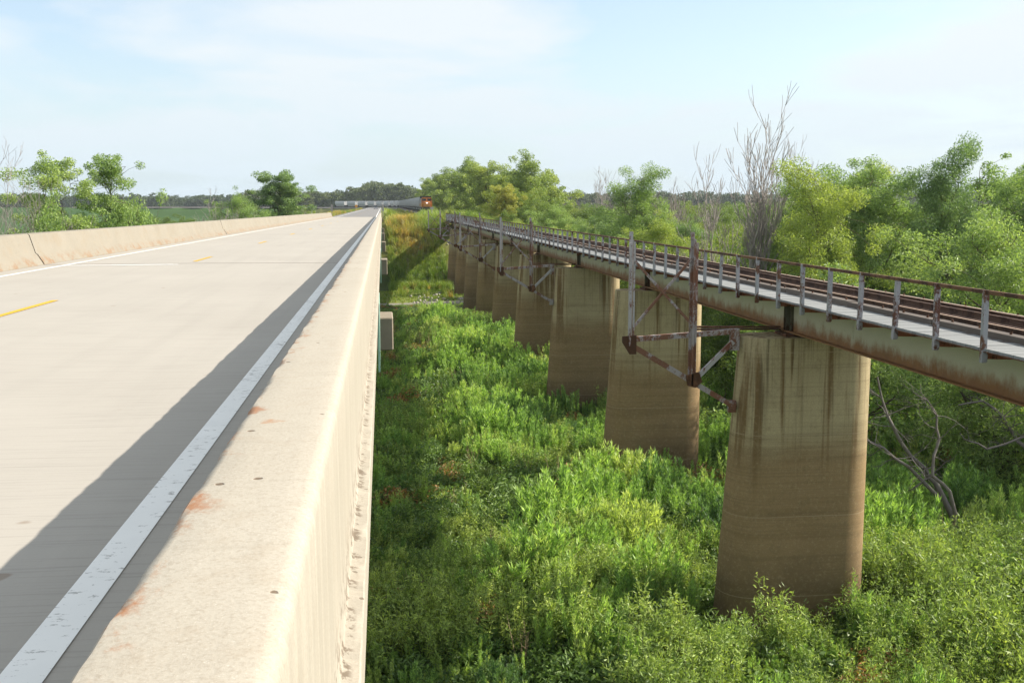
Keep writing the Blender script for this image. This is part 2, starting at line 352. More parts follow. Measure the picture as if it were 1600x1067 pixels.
M = dict(
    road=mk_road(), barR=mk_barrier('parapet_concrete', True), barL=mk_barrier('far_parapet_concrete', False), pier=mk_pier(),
    cap=plain('cap_concrete', (0.30, 0.25, 0.19), 0.9, 0.15, 0.3, 2.5), slab=plain('slab_concrete', (0.50, 0.46, 0.36), 0.9, 0.15, 0.2, 4),
    girder=mk_girder(), stiff=mk_flaky('stiffener_steel', (0.13, 0.12, 0.075), 0.62, (0.10, 0.05, 0.025)),
    rust=mk_flaky('rusty_steel', (0.19, 0.085, 0.045), 0.55, (0.11, 0.05, 0.025)),
    frame=mk_flaky('flaking_frame_paint', (0.46, 0.43, 0.42), 0.66, (0.24, 0.10, 0.065)),
    frame_rust=mk_flaky('rusted_frame_paint', (0.40, 0.355, 0.345), 0.575, (0.27, 0.125, 0.075)),
    post=mk_flaky('railing_post_paint', (0.38, 0.375, 0.38), 0.62, (0.19, 0.085, 0.045)),
    post_rust=mk_flaky('rusted_railing_post', (0.40, 0.38, 0.39), 0.60, (0.17, 0.07, 0.045)),
    outrig=mk_flaky('outrigger_steel', (0.36, 0.13, 0.07), 0.62, (0.14, 0.06, 0.03)),
    rail_top=mk_flaky('handrail_steel', (0.17, 0.085, 0.04), 0.6, (0.09, 0.045, 0.025)),
    rail=mk_flaky('track_rail_steel', (0.13, 0.075, 0.05), 0.6, (0.085, 0.045, 0.03)),
    head=plain('rail_head_steel', (0.44, 0.30, 0.20), 0.5, 0.4, 0.2, 6, 0.0),
    plank=mk_wood('walkway_wood', (0.25, 0.255, 0.25), (0.34, 0.345, 0.335), (2, 30, 4)),
    tie=mk_wood('tie_wood', (0.10, 0.078, 0.066), (0.22, 0.19, 0.17), (1.5, 24, 24)),
    timber=mk_wood('guard_timber_wood', (0.095, 0.075, 0.062), (0.27, 0.235, 0.205), (24, 0.8, 24)),
    white=mk_paint('white_road_paint', (0.95, 0.93, 0.88), 0.715), yellow=mk_paint('yellow_road_paint', (0.66, 0.40, 0.035), 0.80),
    teal=plain('teal_paint', (0.36, 0.56, 0.46), 0.5, 0.4, 0.15, 3), joint=plain('joint_seal', (0.07, 0.04, 0.03), 0.9),
    asphalt=plain('approach_pavement', (0.22, 0.21, 0.20), 0.9, 0.2, 0.2, 0.6), ballast=plain('ballast_stone', (0.24, 0.22, 0.20), 0.95, 0.1, 0.5, 9),
    ground=mk_ground(),
    bark=mk_bark('bark_brown', (0.055, 0.042, 0.03), (0.15, 0.12, 0.09)), dead=mk_bark('dead_wood', (0.20, 0.175, 0.155), (0.42, 0.375, 0.34)),
    snag=mk_bark('fallen_wood', (0.10, 0.085, 0.075), (0.25, 0.22, 0.20)),
    dead_far=mk_bark('dead_wood_far', (0.17, 0.145, 0.125), (0.27, 0.235, 0.21)),
    willow=leaf('willow_leaf', [(0.2, (0.146, 0.225, 0.080)), (0.5, (0.235, 0.330, 0.116)), (0.8, (0.336, 0.412, 0.143))], 0.4),
    willow_y=leaf('willow_leaf_yellow', [(0.2, (0.198, 0.263, 0.065)), (0.5, (0.277, 0.342, 0.087)), (0.8, (0.355, 0.393, 0.122))], 0.42),
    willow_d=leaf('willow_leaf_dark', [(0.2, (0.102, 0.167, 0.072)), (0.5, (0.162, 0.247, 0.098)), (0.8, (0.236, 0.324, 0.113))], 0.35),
    cotton=leaf('cottonwood_leaf', [(0.2, (0.168, 0.232, 0.068)), (0.5, (0.258, 0.331, 0.096)), (0.8, (0.388, 0.426, 0.121))], 0.32),
    cotton_y=leaf('cottonwood_leaf_yellow', [(0.2, (0.232, 0.265, 0.061)), (0.5, (0.325, 0.333, 0.080)), (0.8, (0.432, 0.389, 0.100))], 0.35),
    oak=leaf('dark_leaf', [(0.2, (0.044, 0.075, 0.024)), (0.5, (0.078, 0.117, 0.035)), (0.8, (0.117, 0.158, 0.043))], 0.25),
    far=leaf('far_wood_leaf', [(0.0, (0.047, 0.077, 0.028)), (0.5, (0.073, 0.105, 0.035)), (1.0, (0.124, 0.154, 0.045))], 0.25, inst=True),
    weed=leaf('weed_leaf', [(0.0, (0.097, 0.176, 0.078)), (0.35, (0.212, 0.351, 0.112)), (0.7, (0.346, 0.501, 0.146)), (1.0, (0.452, 0.532, 0.194))], 0.4, inst=True),
    scrub=leaf('scrub_leaf', [(0.0, (0.137, 0.214, 0.064)), (0.5, (0.244, 0.339, 0.096)), (1.0, (0.384, 0.459, 0.126))], 0.35, inst=True, rough=0.5, spec=0.3),
    cover=leaf('cover_leaf', [(0.0, (0.087, 0.139, 0.059)), (0.45, (0.145, 0.231, 0.064)), (0.8, (0.240, 0.277, 0.075)), (1.0, (0.327, 0.158, 0.075))], 0.3, inst=True),
    grass=leaf('grass_blade', [(0.0, (0.130, 0.213, 0.034)), (0.4, (0.221, 0.288, 0.051)), (0.7, (0.351, 0.306, 0.096)), (1.0, (0.546, 0.312, 0.096))], 0.35, inst=True),
    stem=plain('weed_stem', (0.10, 0.12, 0.04), 0.8), dry=plain('dry_stalk', (0.30, 0.22, 0.13), 0.9),
    orange=plain('locomotive_orange', (0.52, 0.19, 0.05), 0.5, 0.4, 0.15, 1), ldark=plain('locomotive_black', (0.03, 0.026, 0.024), 0.6, 0.3),
    lyellow=plain('locomotive_yellow', (0.62, 0.36, 0.04), 0.5, 0.4, 0.1), car=plain('hopper_grey', (0.44, 0.44, 0.43), 0.6, 0.3, 0.12, 0.5),
    glass=plain('dark_glass', (0.02, 0.025, 0.03), 0.1, 0.6, 0.1), signback=plain('sign_back', (0.36, 0.33, 0.30), 0.5, 0.4, 0.2), galv=plain('galvanised_steel', (0.42, 0.42, 0.41), 0.5, 0.4, 0.15),
    signor=plain('sign_orange', (0.75, 0.33, 0.03), 0.5, 0.4, 0.05), cargrey=plain('car_paint', (0.20, 0.20, 0.21), 0.3, 0.5, 0.1), rubber=plain('rubber', (0.02, 0.02, 0.02), 0.8),
    red=plain('red_paint', (0.35, 0.06, 0.04), 0.6), stone=plain('riprap_stone', (0.42, 0.38, 0.33), 0.9, 0.2, 0.4, 4))
k = NT('headlight_glow'); k.b.inputs['Emission Color'].default_value = (1, 0.95, 0.85, 1); k.b.inputs['Emission Strength'].default_value = 0.8; M['lamp'] = k.m
# ------------------------------------------------------------------ terrain
XT = 12.95                                   # track centre line
CURVE_Y, CURVE_R = 700.0, 250.0
def track_point(s):
    """point and heading along the track, s measured as Y on the straight"""
    if s <= CURVE_Y: return XT, s, 0.0
    a = (s - CURVE_Y) / CURVE_R
    if a < math.pi / 2: return XT - CURVE_R + CURVE_R * math.cos(a), CURVE_Y + CURVE_R * math.sin(a), a
    return XT - CURVE_R - (s - CURVE_Y - CURVE_R * math.pi / 2), CURVE_Y + CURVE_R, math.pi / 2
def track_dist(x, y):
    d1 = np.abs(x - XT); d2 = np.abs(np.hypot(x - (XT - CURVE_R), y - CURVE_Y) - CURVE_R); d3 = np.abs(y - CURVE_Y - CURVE_R)
    return np.where(y < CURVE_Y, d1, np.where(x > XT - CURVE_R, d2, d3))
def road_z(y):
    y = np.asarray(y, float)
    return CZ - 1.56 - SLOPE * np.minimum(y, 203) - 0.0004 * np.maximum(0, np.minimum(y, 900) - 203)
def G(x, y):
    x = np.asarray(x, float); y = np.asarray(y, float)
    far = np.clip((np.hypot(x, y) - 300) / 600, 0, 1)
    z = (vnoise(x, y, 9, 1) - 0.5) * 0.5 + (vnoise(x, y, 3, 2) - 0.5) * 0.25
    z = z * (1 - far)
    # shared fill behind the abutments
    dx = np.maximum(0, np.abs(x - 3.0) - 15.5); dy = np.maximum(0, 182.0 - y)
    d = np.hypot(dx, dy)
    z = np.maximum(z, 8.9 - d / 3.4 * (1 + 0.35 * np.clip(d / 20, 0, 1)) - 0.9 * np.clip((y - 182) / 40, 0, 1) + (vnoise(x, y, 5, 3) - 0.5) * 0.7)
    # railway bank
    dt = np.hypot(np.maximum(0, track_dist(x, y) - 2.9), np.maximum(0, 177.6 - y))
    z = np.maximum(z, CZ - 3.05 - dt / 1.7)
    # road bank
    dr = np.hypot(np.maximum(0, np.abs(x + 5.4) - 6.6), np.maximum(0, 204 - y))
    z = np.where(y < 940, np.maximum(z, road_z(y) - 0.4 - dr / 1.9), z)
    return z
def axis(lo, hi, step, flo, fhi):
    a = list(np.arange(flo, fhi + 1e-6, step)); s = step; p = fhi
    while p < hi: s *= 1.22; p += s; a.append(p)
    s = step; p = flo
    while p > lo: s *= 1.22; p -= s; a.insert(0, p)
    return np.array(a)
xs = axis(-6000, 6000, 1.25, -30, 75); ys = np.concatenate([np.arange(-60, 10, 5), np.arange(10, 240, 1.25), axis(240, 8000, 2.5, 240, 300)])
ys = np.unique(np.concatenate([ys, np.arange(300, 1010, 8)]))
xs = np.unique(np.concatenate([xs, np.arange(-330, -30, 8)]))
gx, gy = np.meshgrid(xs, ys); gz = G(gx, gy); ny, nx = gx.shape
idx = np.arange(ny * nx).reshape(ny, nx)
quads = np.stack([idx[:-1, :-1], idx[:-1, 1:], idx[1:, 1:], idx[1:, :-1]], -1).reshape(-1, 4)
ground = place('ground', np_mesh('ground', np.stack([gx, gy, gz], -1).reshape(-1, 3), [quads], [M['ground']], smooth=True))
tag(ground, 'green weedy valley floor rising to the grassy embankment', 'ground', kind='structure')

# ------------------------------------------------------------------ road bridge
def RZ(h, y): return CZ - h - SLOPE * y
rb = tag(empty('road_bridge', (-5.4, 0, 0)), 'long pale concrete road bridge with solid parapets, left of the rusty trestle', 'bridge')
rb_off = Vector((-5.4, 0, 0))
def rput(mb, name, m, parent=rb, smooth=None, off=rb_off):
    o = mb.build(name, m, parent, smooth=smooth)
    o.matrix_parent_inverse.identity(); o.location = -off if parent is rb else (0, 0, 0)
    return o
CAPS = [30.4, 65, 99.5, 134, 168.5]
joints = [-6.0] + CAPS + [203.0]
XR0, XR1 = -0.107, -10.35                      # slab edges
for a, b in zip(joints[:-1], joints[1:]):
    m = MB(); g = 0.012
    y0, y1 = a + g, b - g
    def sec(y): return [(XR1, y, RZ(1.84, y)), (XR0 - .03, y, RZ(1.84, y)), (XR0 - .03, y, RZ(1.72, y)), (-0.5, y, RZ(1.563, y)), (-5.4, y, RZ(1.545, y)), (-10, y, RZ(1.56, y)), (XR1, y, RZ(1.60, y))]
    m.loft([sec(y0), sec(y1)])
    rput(m, 'deck_slab', M['road'])
    for gxx in (-1.25, -3.9, -6.6, -9.25):
        m = MB(); d = 1.2
        m.loft([[(gxx - .02, y, RZ(1.84, y)), (gxx - .02, y, RZ(3.02, y)), (gxx + .02, y, RZ(3.02, y)), (gxx + .02, y, RZ(1.84, y))] for y in (y0, y1)])
        m.loft([[(gxx - .2, y, RZ(3.02, y)), (gxx - .2, y, RZ(3.06, y)), (gxx + .2, y, RZ(3.06, y)), (gxx + .2, y, RZ(3.02, y))] for y in (y0, y1)])
        rput(m, 'girder', M['teal'])
for y in CAPS:
    m = MB(); m.box(-10.6, 0.26, y - .85, y + .85, RZ(4.05, y), RZ(3.10, y))
    o = rput(m, 'pier_cap', M['cap'])
    bv = o.modifiers.new('bevel', 'BEVEL'); bv.width = 0.03; bv.segments = 1
    for cx in (-1.9, -5.2, -8.5):
        m = MB(); m.cyl((cx, y, -1.2), (cx, y, RZ(4.06, y)), 0.5, n=20); rput(m, 'pier_column', M['cap'], smooth=40)
m = MB(); m.box(-11, 0.2, 203.02, 204.0, 6, RZ(1.6, 203) - 0.02); rput(m, 'abutment', M['cap'])
# parapets: right one is seen from a hand's breadth away
rng = np.random.default_rng(5)
def parapet(name, y0, y1, prof, m, wob, fine):
    ysp = [y0]; y = y0
    while y < y1:
        y += (0.045 + 0.012 * max(0, y)) if fine else 1.2
        ysp.append(min(y, y1))
    P = np.array(prof); n = len(P); V = np.zeros((len(ysp), n, 3))
    for i, yy in enumerate(ysp):
        V[i, :, 0] = P[:, 0]; V[i, :, 1] = yy; V[i, :, 2] = CZ - P[:, 1] - SLOPE * yy
    Y = V[:, :, 1]
    for j in range(n):
        wj = P[j, 2] * wob
        if wj:
            nn = (vnoise(Y[:, j], j * 0.0, 0.06, 11) - .5) * 1.8 + (vnoise(Y[:, j], 0, 0.3, 12) - .5) * .8 - 1.3 * np.clip(vnoise(Y[:, j], 0, 0.55, 13) - 0.72, 0, 1) * 4
            V[:, j, 0] += nn * wj * P[j, 3]; V[:, j, 2] += nn * wj * (0.6 if P[j, 3] > -2 else 0) * (1 if P[j, 3] <= 0 else 1) * 0.5
    idx = np.arange(len(ysp) * n).reshape(len(ysp), n)
    q = np.stack([idx[:-1, :-1], idx[:-1, 1:], idx[1:, 1:], idx[1:, :-1]], -1).reshape(-1, 4)
    caps = [idx[0][::-1][None, :], idx[-1][None, :]]
    me = np_mesh(name, V.reshape(-1, 3), [q] + caps, [m]); me.shade_smooth(); me.set_sharp_from_angle(angle=R(38))
    o = place(name, me, rb, -rb_off); return o
# (x, h, wobble weight, inward direction sign)
prR = [(-0.30, 1.555, 0, 0), (-0.90, 1.555, 0, 0), (-0.90, 1.48, 0, 0), (-0.72, 1.26, 0, 0), (-0.535, 0.86, 0, 0), (-0.522, 0.795, .35, -1), (-0.516, 0.766, .9, -1), (-0.504, 0.752, 1, -1), (-0.485, 0.748, .5, -1),
       (-0.40, 0.747, .12, -1), (-0.34, 0.746, .1, -1), (-0.28, 0.746, .1, -1), (-0.225, 0.747, .1, 1), (-0.200, 0.752, .15, 1), (-0.187, 0.764, .25, 1), (-0.181, 0.785, .2, 1), (-0.180, 1.0, 0, 0), (-0.178, 1.3, 0, 0), (-0.172, 1.575, .1, 1), (-0.165, 1.592, .6, 1), (-0.135, 1.6, 1.0, 1), (-0.107, 1.603, .7, 1), (-0.100, 1.61, .5, 1), (-0.099, 1.84, 0, 0), (-0.30, 1.84, 0, 0)]
for a, b in zip(joints[:-1], joints[1:]):
    parapet('parapet', a + 0.015, b - 0.015, prR, M['barR'], 0.0065, True)
prL = [(-10.30, 1.555, 0, 0), (-10.30, 0.72, 0, 0), (-10.27, 0.69, 0, 0), (-9.90, 0.69, .3, 1), (-9.86, 0.72, .5, 1), (-9.72, 1.22, 0, 0), (-9.66, 1.27, .6, 1), (-9.52, 1.50, 1, 1), (-9.50, 1.555, 0, 0)]
for a, b in zip(joints[:-1], joints[1:]):
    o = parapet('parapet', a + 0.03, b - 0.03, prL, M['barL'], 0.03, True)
    o['label'] = 'weathered parapet section on the far left side'
# expansion joints and painted lines lie on the deck
def strip(name, x0, x1, y0, y1, m, h=0.004, parent=rb):
    mb = MB(); n = max(2, int((y1 - y0) / 6) + 1); ss = np.linspace(y0, y1, n)
    def dz(x): return 1.563 - 0.018 * (1 - abs(x + 5.4) / 4.9) if abs(x + 5.4) < 4.9 else 1.563
    mb.loft([[(x0, y, RZ(dz(x0), y) + h), ((x0 + x1) / 2, y, RZ(dz((x0 + x1) / 2), y) + h), (x1, y, RZ(dz(x1), y) + h)] for y in ss], closed=False)
    return rput(mb, name, m, parent)
for y in CAPS:
    strip('expansion_joint', -9.5, -5.4, y - .03, y + .03, M['joint'], 0.004); strip('expansion_joint', -5.4, -0.92, y - .03, y + .03, M['joint'], 0.004)
strip('edge_line', -1.305, -1.145, -6, 203, M['white'], 0.006)
strip('edge_line', -8.90, -8.78, -6, 203, M['white'], 0.006)
for i in range(0, 13):
    y = -1.0 + 16.2 * i
    if y + 3.05 < 203: strip('centre_dash', -5.62, -5.50, y, y + 3.05, M['yellow'], 0.008)
for (x0, x1, yc, hw) in ((-8.78, -5.72, 29.75, 0.11), (-7.6, -5.9, 30.0, 0.05)):
    strip('paint_streak', x0, x1, yc - hw, yc + hw, M['white'], 0.007)
# teal bracket plates hanging below the slab edge
for y in (20.2, 46.5, 79.0, 111.5, 145):
    sh = [(y, 1.845), (y, 3.2 + .1 * (y > 30)), (y + .15, 3.21 + .1 * (y > 30)), (y + 2.2, 2.4), (y + 2.6, 1.845)]
    m = MB(); m.loft([[(xx, q, RZ(h, y)) for q, h in sh] for xx in (-.125, -.088)])
    rput(m, 'bracket_plate', M['teal'])
# road beyond the bridge
m = MB(); ss = np.concatenate([np.linspace(203.05, 300, 20), np.linspace(310, 1200, 60)])
m.loft([[(-10.4, y, float(road_z(y)) - .06), (-5.4, y, float(road_z(y))), (-0.4, y, float(road_z(y)) - .06)] for y in ss], closed=False)
road = m.build('road', M['asphalt']); tag(road, 'grey two lane road running on from the bridge to the railway crossing', 'road', kind='structure')
for x0, x1, mt, nm in ((-1.3, -1.15, 'white', 'edge_line'), (-8.9, -8.78, 'white', 'edge_line')):
    m = MB(); m.loft([[(x0, y, float(road_z(y)) - .04), (x1, y, float(road_z(y)) - .04)] for y in ss], closed=False); m.build(nm, M[mt], road)
for i in range(30):
    y = 214 + 12.2 * i; m = MB(); m.loft([[(-5.62, q, float(road_z(q)) + .012), (-5.5, q, float(road_z(q)) + .012)] for q in (y, y + 3)], closed=False); m.build('centre_dash', M['yellow'], road)

# ------------------------------------------------------------------ railway trestle
SP = 16.4
PY = [28.9 + SP * i for i in range(-2, 9)]
AB = 28.9 + SP * 9                            # far abutment
tb = tag(empty('railway_bridge', (XT, 0, 0)), 'rusty pale green railway girder bridge on tall stained concrete piers', 'bridge')
TO = Vector((XT, 0, 0))
def tput(mb, name, m, parent=None, smooth=None):
    o = mb.build(name, m, parent or tb, smooth=smooth)
    o.location = -TO if parent is None else (0, 0, 0)
    return o
GB = CZ - 3.73                                # girder underside
# piers
def pier_ring(xl, xr, t, z, yc, n=14):
    r = t / 2; pts = []
    for i in range(n + 1):
        a = -math.pi / 2 + math.pi * i / n; pts.append((xr - r + r * math.cos(a), yc + r * math.sin(a), z))
    for i in range(n + 1):
        a = math.pi / 2 + math.pi * i / n; pts.append((xl + r + r * math.cos(a), yc + r * math.sin(a), z))
    return pts
for y in PY:
    m = MB(); zb = float(min(G(9, y), G(16, y))) - 1.5; rings = []
    for t in np.linspace(0, 1, 7):
        z = zb + (GB - 0.12 - zb) * t; u = (GB - 0.12 - z) / 9.0
        rings.append(pier_ring(10.42 - 0.58 * u, 14.42 + 0.02 * u, 1.55 + 0.36 * u, z, y))
    m.loft(rings)
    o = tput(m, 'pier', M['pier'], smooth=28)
    for gx_ in (11.95, 13.95):
        m = MB(); m.box(gx_ - .3, gx_ + .3, y - .45, y + .45, GB - .115, GB - .035); m.box(gx_ - .22, gx_ + .22, y - .3, y + .3, GB - .04, GB - .002)
        tput(m, 'bearing', M['rust'], o)
m = MB(); m.box(9.2, 16.6, AB + .1, AB + 1.4, 3, GB - .12); m.box(9.2, 16.6, AB + .75, AB + 1.4, GB - .12, CZ - 2.9)
m.loft([[(9.0, AB + .1, 3), (9.3, AB + .1, 3), (9.3, AB + .1, CZ - 3.1), (9.0, AB + .1, CZ - 3.1)], [(5.6, AB + 4, 3), (6.0, AB + 4, 3), (6.0, AB + 4, CZ - 4.6), (5.6, AB + 4, CZ - 4.6)]])
tput(m, 'abutment', M['pier'])
# girders span by span
ends = PY + [AB + .5]
for a, b in zip(ends[:-1], ends[1:]):
    for gx_ in (11.95, 13.95):
        m = MB(); y0, y1 = a + .04, b - .04
        m.box(gx_ - .012, gx_ + .012, y0, y1, GB + .03, CZ - 2.87); m.box(gx_ - .19, gx_ + .19, y0, y1, GB, GB + .03); m.box(gx_ - .19, gx_ + .19, y0, y1, CZ - 2.87, CZ - 2.84)
        g = tput(m, 'girder', M['girder'])
        if gx_ < 13:
            for yy, ww in ((y0 + .03, .17), (y0 + .22, .1), (y1 - .03, .17), (y1 - .22, .1)):
                m = MB(); m.box(gx_ - ww, gx_ - .0125, yy - .012, yy + .012, GB + .031, CZ - 2.871); tput(m, 'stiffener', M['stiff'], g)
            for q in (0.25, 0.5, 0.75):                       # riveted splice lines
                m = MB(); yc = y0 + (y1 - y0) * q
                for t in range(16):
                    zc = GB + .07 + t * .05
                    for dy in (-.03, .03): m.box(gx_ - .021, gx_ - .0125, yc + dy - .009, yc + dy + .009, zc - .009, zc + .009)
                tag(tput(m, 'rivet_row', M['girder'], g), kind='stuff')
    for q in range(1, 5):
        m = MB(); yc = a + (b - a) * q / 5; m.box(11.97, 13.93, yc - .03, yc + .03, GB + .2, GB + .28); m.box(11.97, 13.93, yc - .03, yc + .03, CZ - 3.1, CZ - 3.02)
        m.bar((11.97, yc, GB + .25), (13.93, yc, CZ - 3.06), .06, .06); m.bar((11.97, yc + .05, CZ - 3.06), (13.93, yc + .05, GB + .25), .06, .06); tput(m, 'cross_frame', M['rust'])
    m = MB(); m.box(11.97, 13.93, a + .2, a + .24, GB + .1, CZ - 2.9); tput(m, 'end_diaphragm', M['rust'])
# dark strip at each pier over the gap where two girders meet
for y in PY:
    m = MB(); m.box(11.90, 11.94, y - .13, y + .13, GB + .035, CZ - 2.88); tput(m, 'gap_strip', M['stiff'])
Y0B = PY[0] + .1
# track: ties, running rails, inner guard rails, timber guards
track = empty('track', (0, 0, 0), tb)
track.location = (0, 0, 0)
tie_me = MB().box(-1.3, 1.3, -.11, .11, -.24, 0).mesh('tie', M['tie'])
ty = np.arange(Y0B, AB + .4, .42); near = ty[(ty > 11)]
rngp = random.Random(3)
for y in near[:300]:
    place('tie', tie_me, track, (rngp.uniform(-.03, .03), y, CZ - 2.6 + rngp.uniform(-.006, .004)), (0, 0, rngp.uniform(-.012, .012)))
m = MB()
for y in list(near[300:]) + list(ty[ty <= 11]): m.box(-1.3, 1.3, y - .11, y + .11, CZ - 2.84, CZ - 2.6)
if m.v: tag(m.build('tie', M['tie'], track), kind='stuff')
def railbar(x, z0, wbase, h, whead, y0, y1, mb):
    mb.loft([[(x - wbase/2, y, z0), (x + wbase/2, y, z0), (x + wbase/2, y, z0 + .015), (x + .012, y, z0 + .03), (x + .012, y, z0 + h - .04), (x + whead/2, y, z0 + h - .035), (x + whead/2, y, z0 + h), (x - whead/2, y, z0 + h), (x - whead/2, y, z0 + h - .035), (x - .012, y, z0 + h - .04), (x - .012, y, z0 + .03), (x - wbase/2, y, z0 + .015)] for y in (y0, y1)])
    return mb
for x in (-.755, .755):
    rl = railbar(x, CZ - 2.585, .15, .18, .075, Y0B, 330, MB()).build('rail', M['rail'], track)
    m = MB(); m.box(x - .03, x + .03, Y0B, 330, CZ - 2.4049, CZ - 2.4025); m.build('rail_head', M['head'], rl)
for x in (-.45, .45):
    railbar(x, CZ - 2.585, .13, .15, .065, Y0B, AB + 3, MB()).build('guard_rail', M['rail'], track)
sp_m = MB().box(-.1, .1, -.09, .09, 0, .02).box(-.085, -.06, -.03, .03, .02, .05).box(.06, .085, -.03, .03, .02, .05).mesh('tie_plate', M['rust'])
tb_len = 4.1
for x in (-1.0, 1.14):
    y = Y0B; i = 0
    while y < AB:
        y1 = min(y + tb_len, AB)
        m = MB(); m.box(x - .14, x + .12, y + .012, y1 - .012, CZ - 2.602, CZ - 2.475 + rngp.uniform(-.012, .012))
        o = m.build('guard_timber', M['timber'], track, (rngp.uniform(-.012, .012), 0, 0))
        if y < 70 and y > 5:
            mb = MB()
            for q in range(4):
                yy = y + .4 + q * 1.05; mb.cyl((x + rngp.uniform(-.03, .03), yy, CZ - 2.49), (x, yy, CZ - 2.42), .024, n=6)
            tag(mb.build('bolt', M['rust'], o), kind='stuff')
        y = y1
# walkway on outriggers, railing
walk = empty('walkway', (0, 0, 0), tb)
pl_me = MB().box(-.565, .565, -.068, .068, -.05, 0).mesh('plank', M['plank'])
py_ = np.arange(Y0B, AB + .3, .15); nearp = py_[py_ > 12.5]
for y in nearp[:300]:
    place('plank', pl_me, walk, (11.405 - XT + rngp.uniform(-.006, .006), y, CZ - 2.602 + rngp.uniform(-.003, .003)))
m = MB()
for y in list(nearp[300:]) + list(py_[py_ <= 12.5]):
    d = rngp.uniform(-.004, .003); m.box(10.84 - XT, 11.97 - XT, y - .068, y + .068, CZ - 2.652 + d, CZ - 2.602 + d)
tag(m.build('plank', M['plank'], walk), kind='stuff')
railing = empty('railing', (0, 0, 0), tb)
post_y = [28.74 + 1.64 * i for i in range(-19, 91)]
post_y = [y for y in post_y if Y0B < y < AB + .5]
pm = MB(); pm.box(-.045, .045, -.04, -.026, -.26, 1.06); pm.box(-.045, -.031, -.026, .05, -.26, 1.06)
pm.box(-.055, .055, -.05, -.04, -.24, -.1)
p_me = pm.mesh('railing_post', M['post']); p_me2 = pm.mesh('railing_post', M['post_rust'])
om = MB(); om.loft([[(0, -.05, -.20), (0, .05, -.20), (0, .05, -.055), (0, -.05, -.055)], [(1.1, -.05, -.24), (1.1, .05, -.24), (1.1, .05, -.055), (1.1, -.05, -.055)]])
o_me = om.mesh('outrigger', M['outrig'])
for i, y in enumerate(post_y):
    mm = p_me2 if rngp.random() < (.75 if y < 23.5 else .35) else p_me
    place('railing_post', mm, railing, (10.83 - XT, y, CZ - 2.605), (rngp.uniform(-.022, .022), rngp.uniform(-.018, .018), rngp.uniform(-.1, .1)))
    place('outrigger', o_me, walk, (10.86 - XT, y + .06, CZ - 2.603))
m = MB(); m.box(10.795 - XT, 10.865 - XT, Y0B, AB + .6, CZ - 1.555, CZ - 1.541); m.box(10.795 - XT, 10.809 - XT, Y0B, AB + .6, CZ - 1.61, CZ - 1.555)
m.build('handrail', M['rail_top'], railing)
m = MB(); m.box(10.80 - XT, 10.835 - XT, Y0B, AB + .3, CZ - 2.665, CZ - 2.654); m.build('walkway_edge_angle', M['rust'], walk)
# old line-pole frames bracketed off every second pier
def frame(y, k):
    fr = empty('pole_frame', (0, 0, 0), tb)
    Q = lambda x, h, dy=0: (x - XT, y - .25 + dy, CZ - h)
    def part(nm, mt, *bars):
        mb = MB()
        for b in bars: mb.bar(*b)
        return mb.build(nm, mt, fr)
    F, FR = M['frame'], M['frame_rust']
    part('outer_post', F, (Q(7.02, 4.05), Q(7.02, 1.1), .05, .14), (Q(7.13, 4.02, .0), Q(7.13, 1.08), .05, .05), (Q(7.05, 4.0, .09), Q(7.05, .78, .09), .11, .03))
    part('inner_post', FR, (Q(8.90, 5.25), Q(8.90, 1.0), .05, .14), (Q(8.99, 5.2, .03), Q(8.99, 1.1, .03), .06, .05), (Q(8.86, 5.2, .09), Q(8.86, .80, .09), .11, .03))
    part('diagonal_brace', FR, (Q(7.14, 1.62, -.05), Q(8.86, 3.47, -.05), .05, .075))
    part('diagonal_brace', FR, (Q(8.84, 1.55, .05), Q(7.16, 3.5, .05), .05, .075))
    part('cross_beam', FR, (Q(6.95, 3.90, .13), Q(10.25, 3.70, .13), .07, .15), (Q(6.95, 3.84, .20), Q(10.25, 3.64, .20), .10, .02))
    part('cap_beam', M['rust'], (Q(9.0, 3.58, .4), Q(11.7, 3.62, .4), .10, .05), (Q(9.0, 3.66, .45), Q(11.7, 3.69, .45), .22, .035))
    part('lower_chord', FR, (Q(6.92, 3.95), Q(10.25, 5.95), .06, .15), (Q(6.98, 3.90, .10), Q(10.25, 5.87, .10), .12, .02))
    part('knee_strut', F, (Q(8.98, 5.1), Q(10.12, 3.98), .10, .13))
    part('wall_plate', FR, (Q(10.2, 3.62, .12), Q(10.2, 4.25, .12), .26, .16)); part('wall_plate', FR, (Q(10.17, 5.75, .10), Q(10.17, 6.1, .10), .22, .14))
    g = MB(); g.loft([[Q(6.80, 3.78, -.04), Q(6.80, 3.95, -.04), Q(7.02, 4.3, -.04), Q(7.22, 4.3, -.04), Q(7.22, 3.74, -.04)], [Q(6.80, 3.78, .0), Q(6.80, 3.95, .0), Q(7.02, 4.3, .0), Q(7.22, 4.3, .0), Q(7.22, 3.74, .0)]])
    g.build('gusset', M['rust'], fr)
    g = MB(); g.loft([[Q(8.70, 4.95, d), Q(8.75, 5.25, d), Q(9.0, 5.32, d), Q(9.2, 5.15, d), Q(9.1, 4.85, d), Q(8.9, 4.9, d)] for d in (-.07, -.04)])
    g.build('gusset', M['rust'], fr)
    return fr
for k, y in enumerate(PY):
    if k % 2 == 0 and y > 20: frame(y, k)
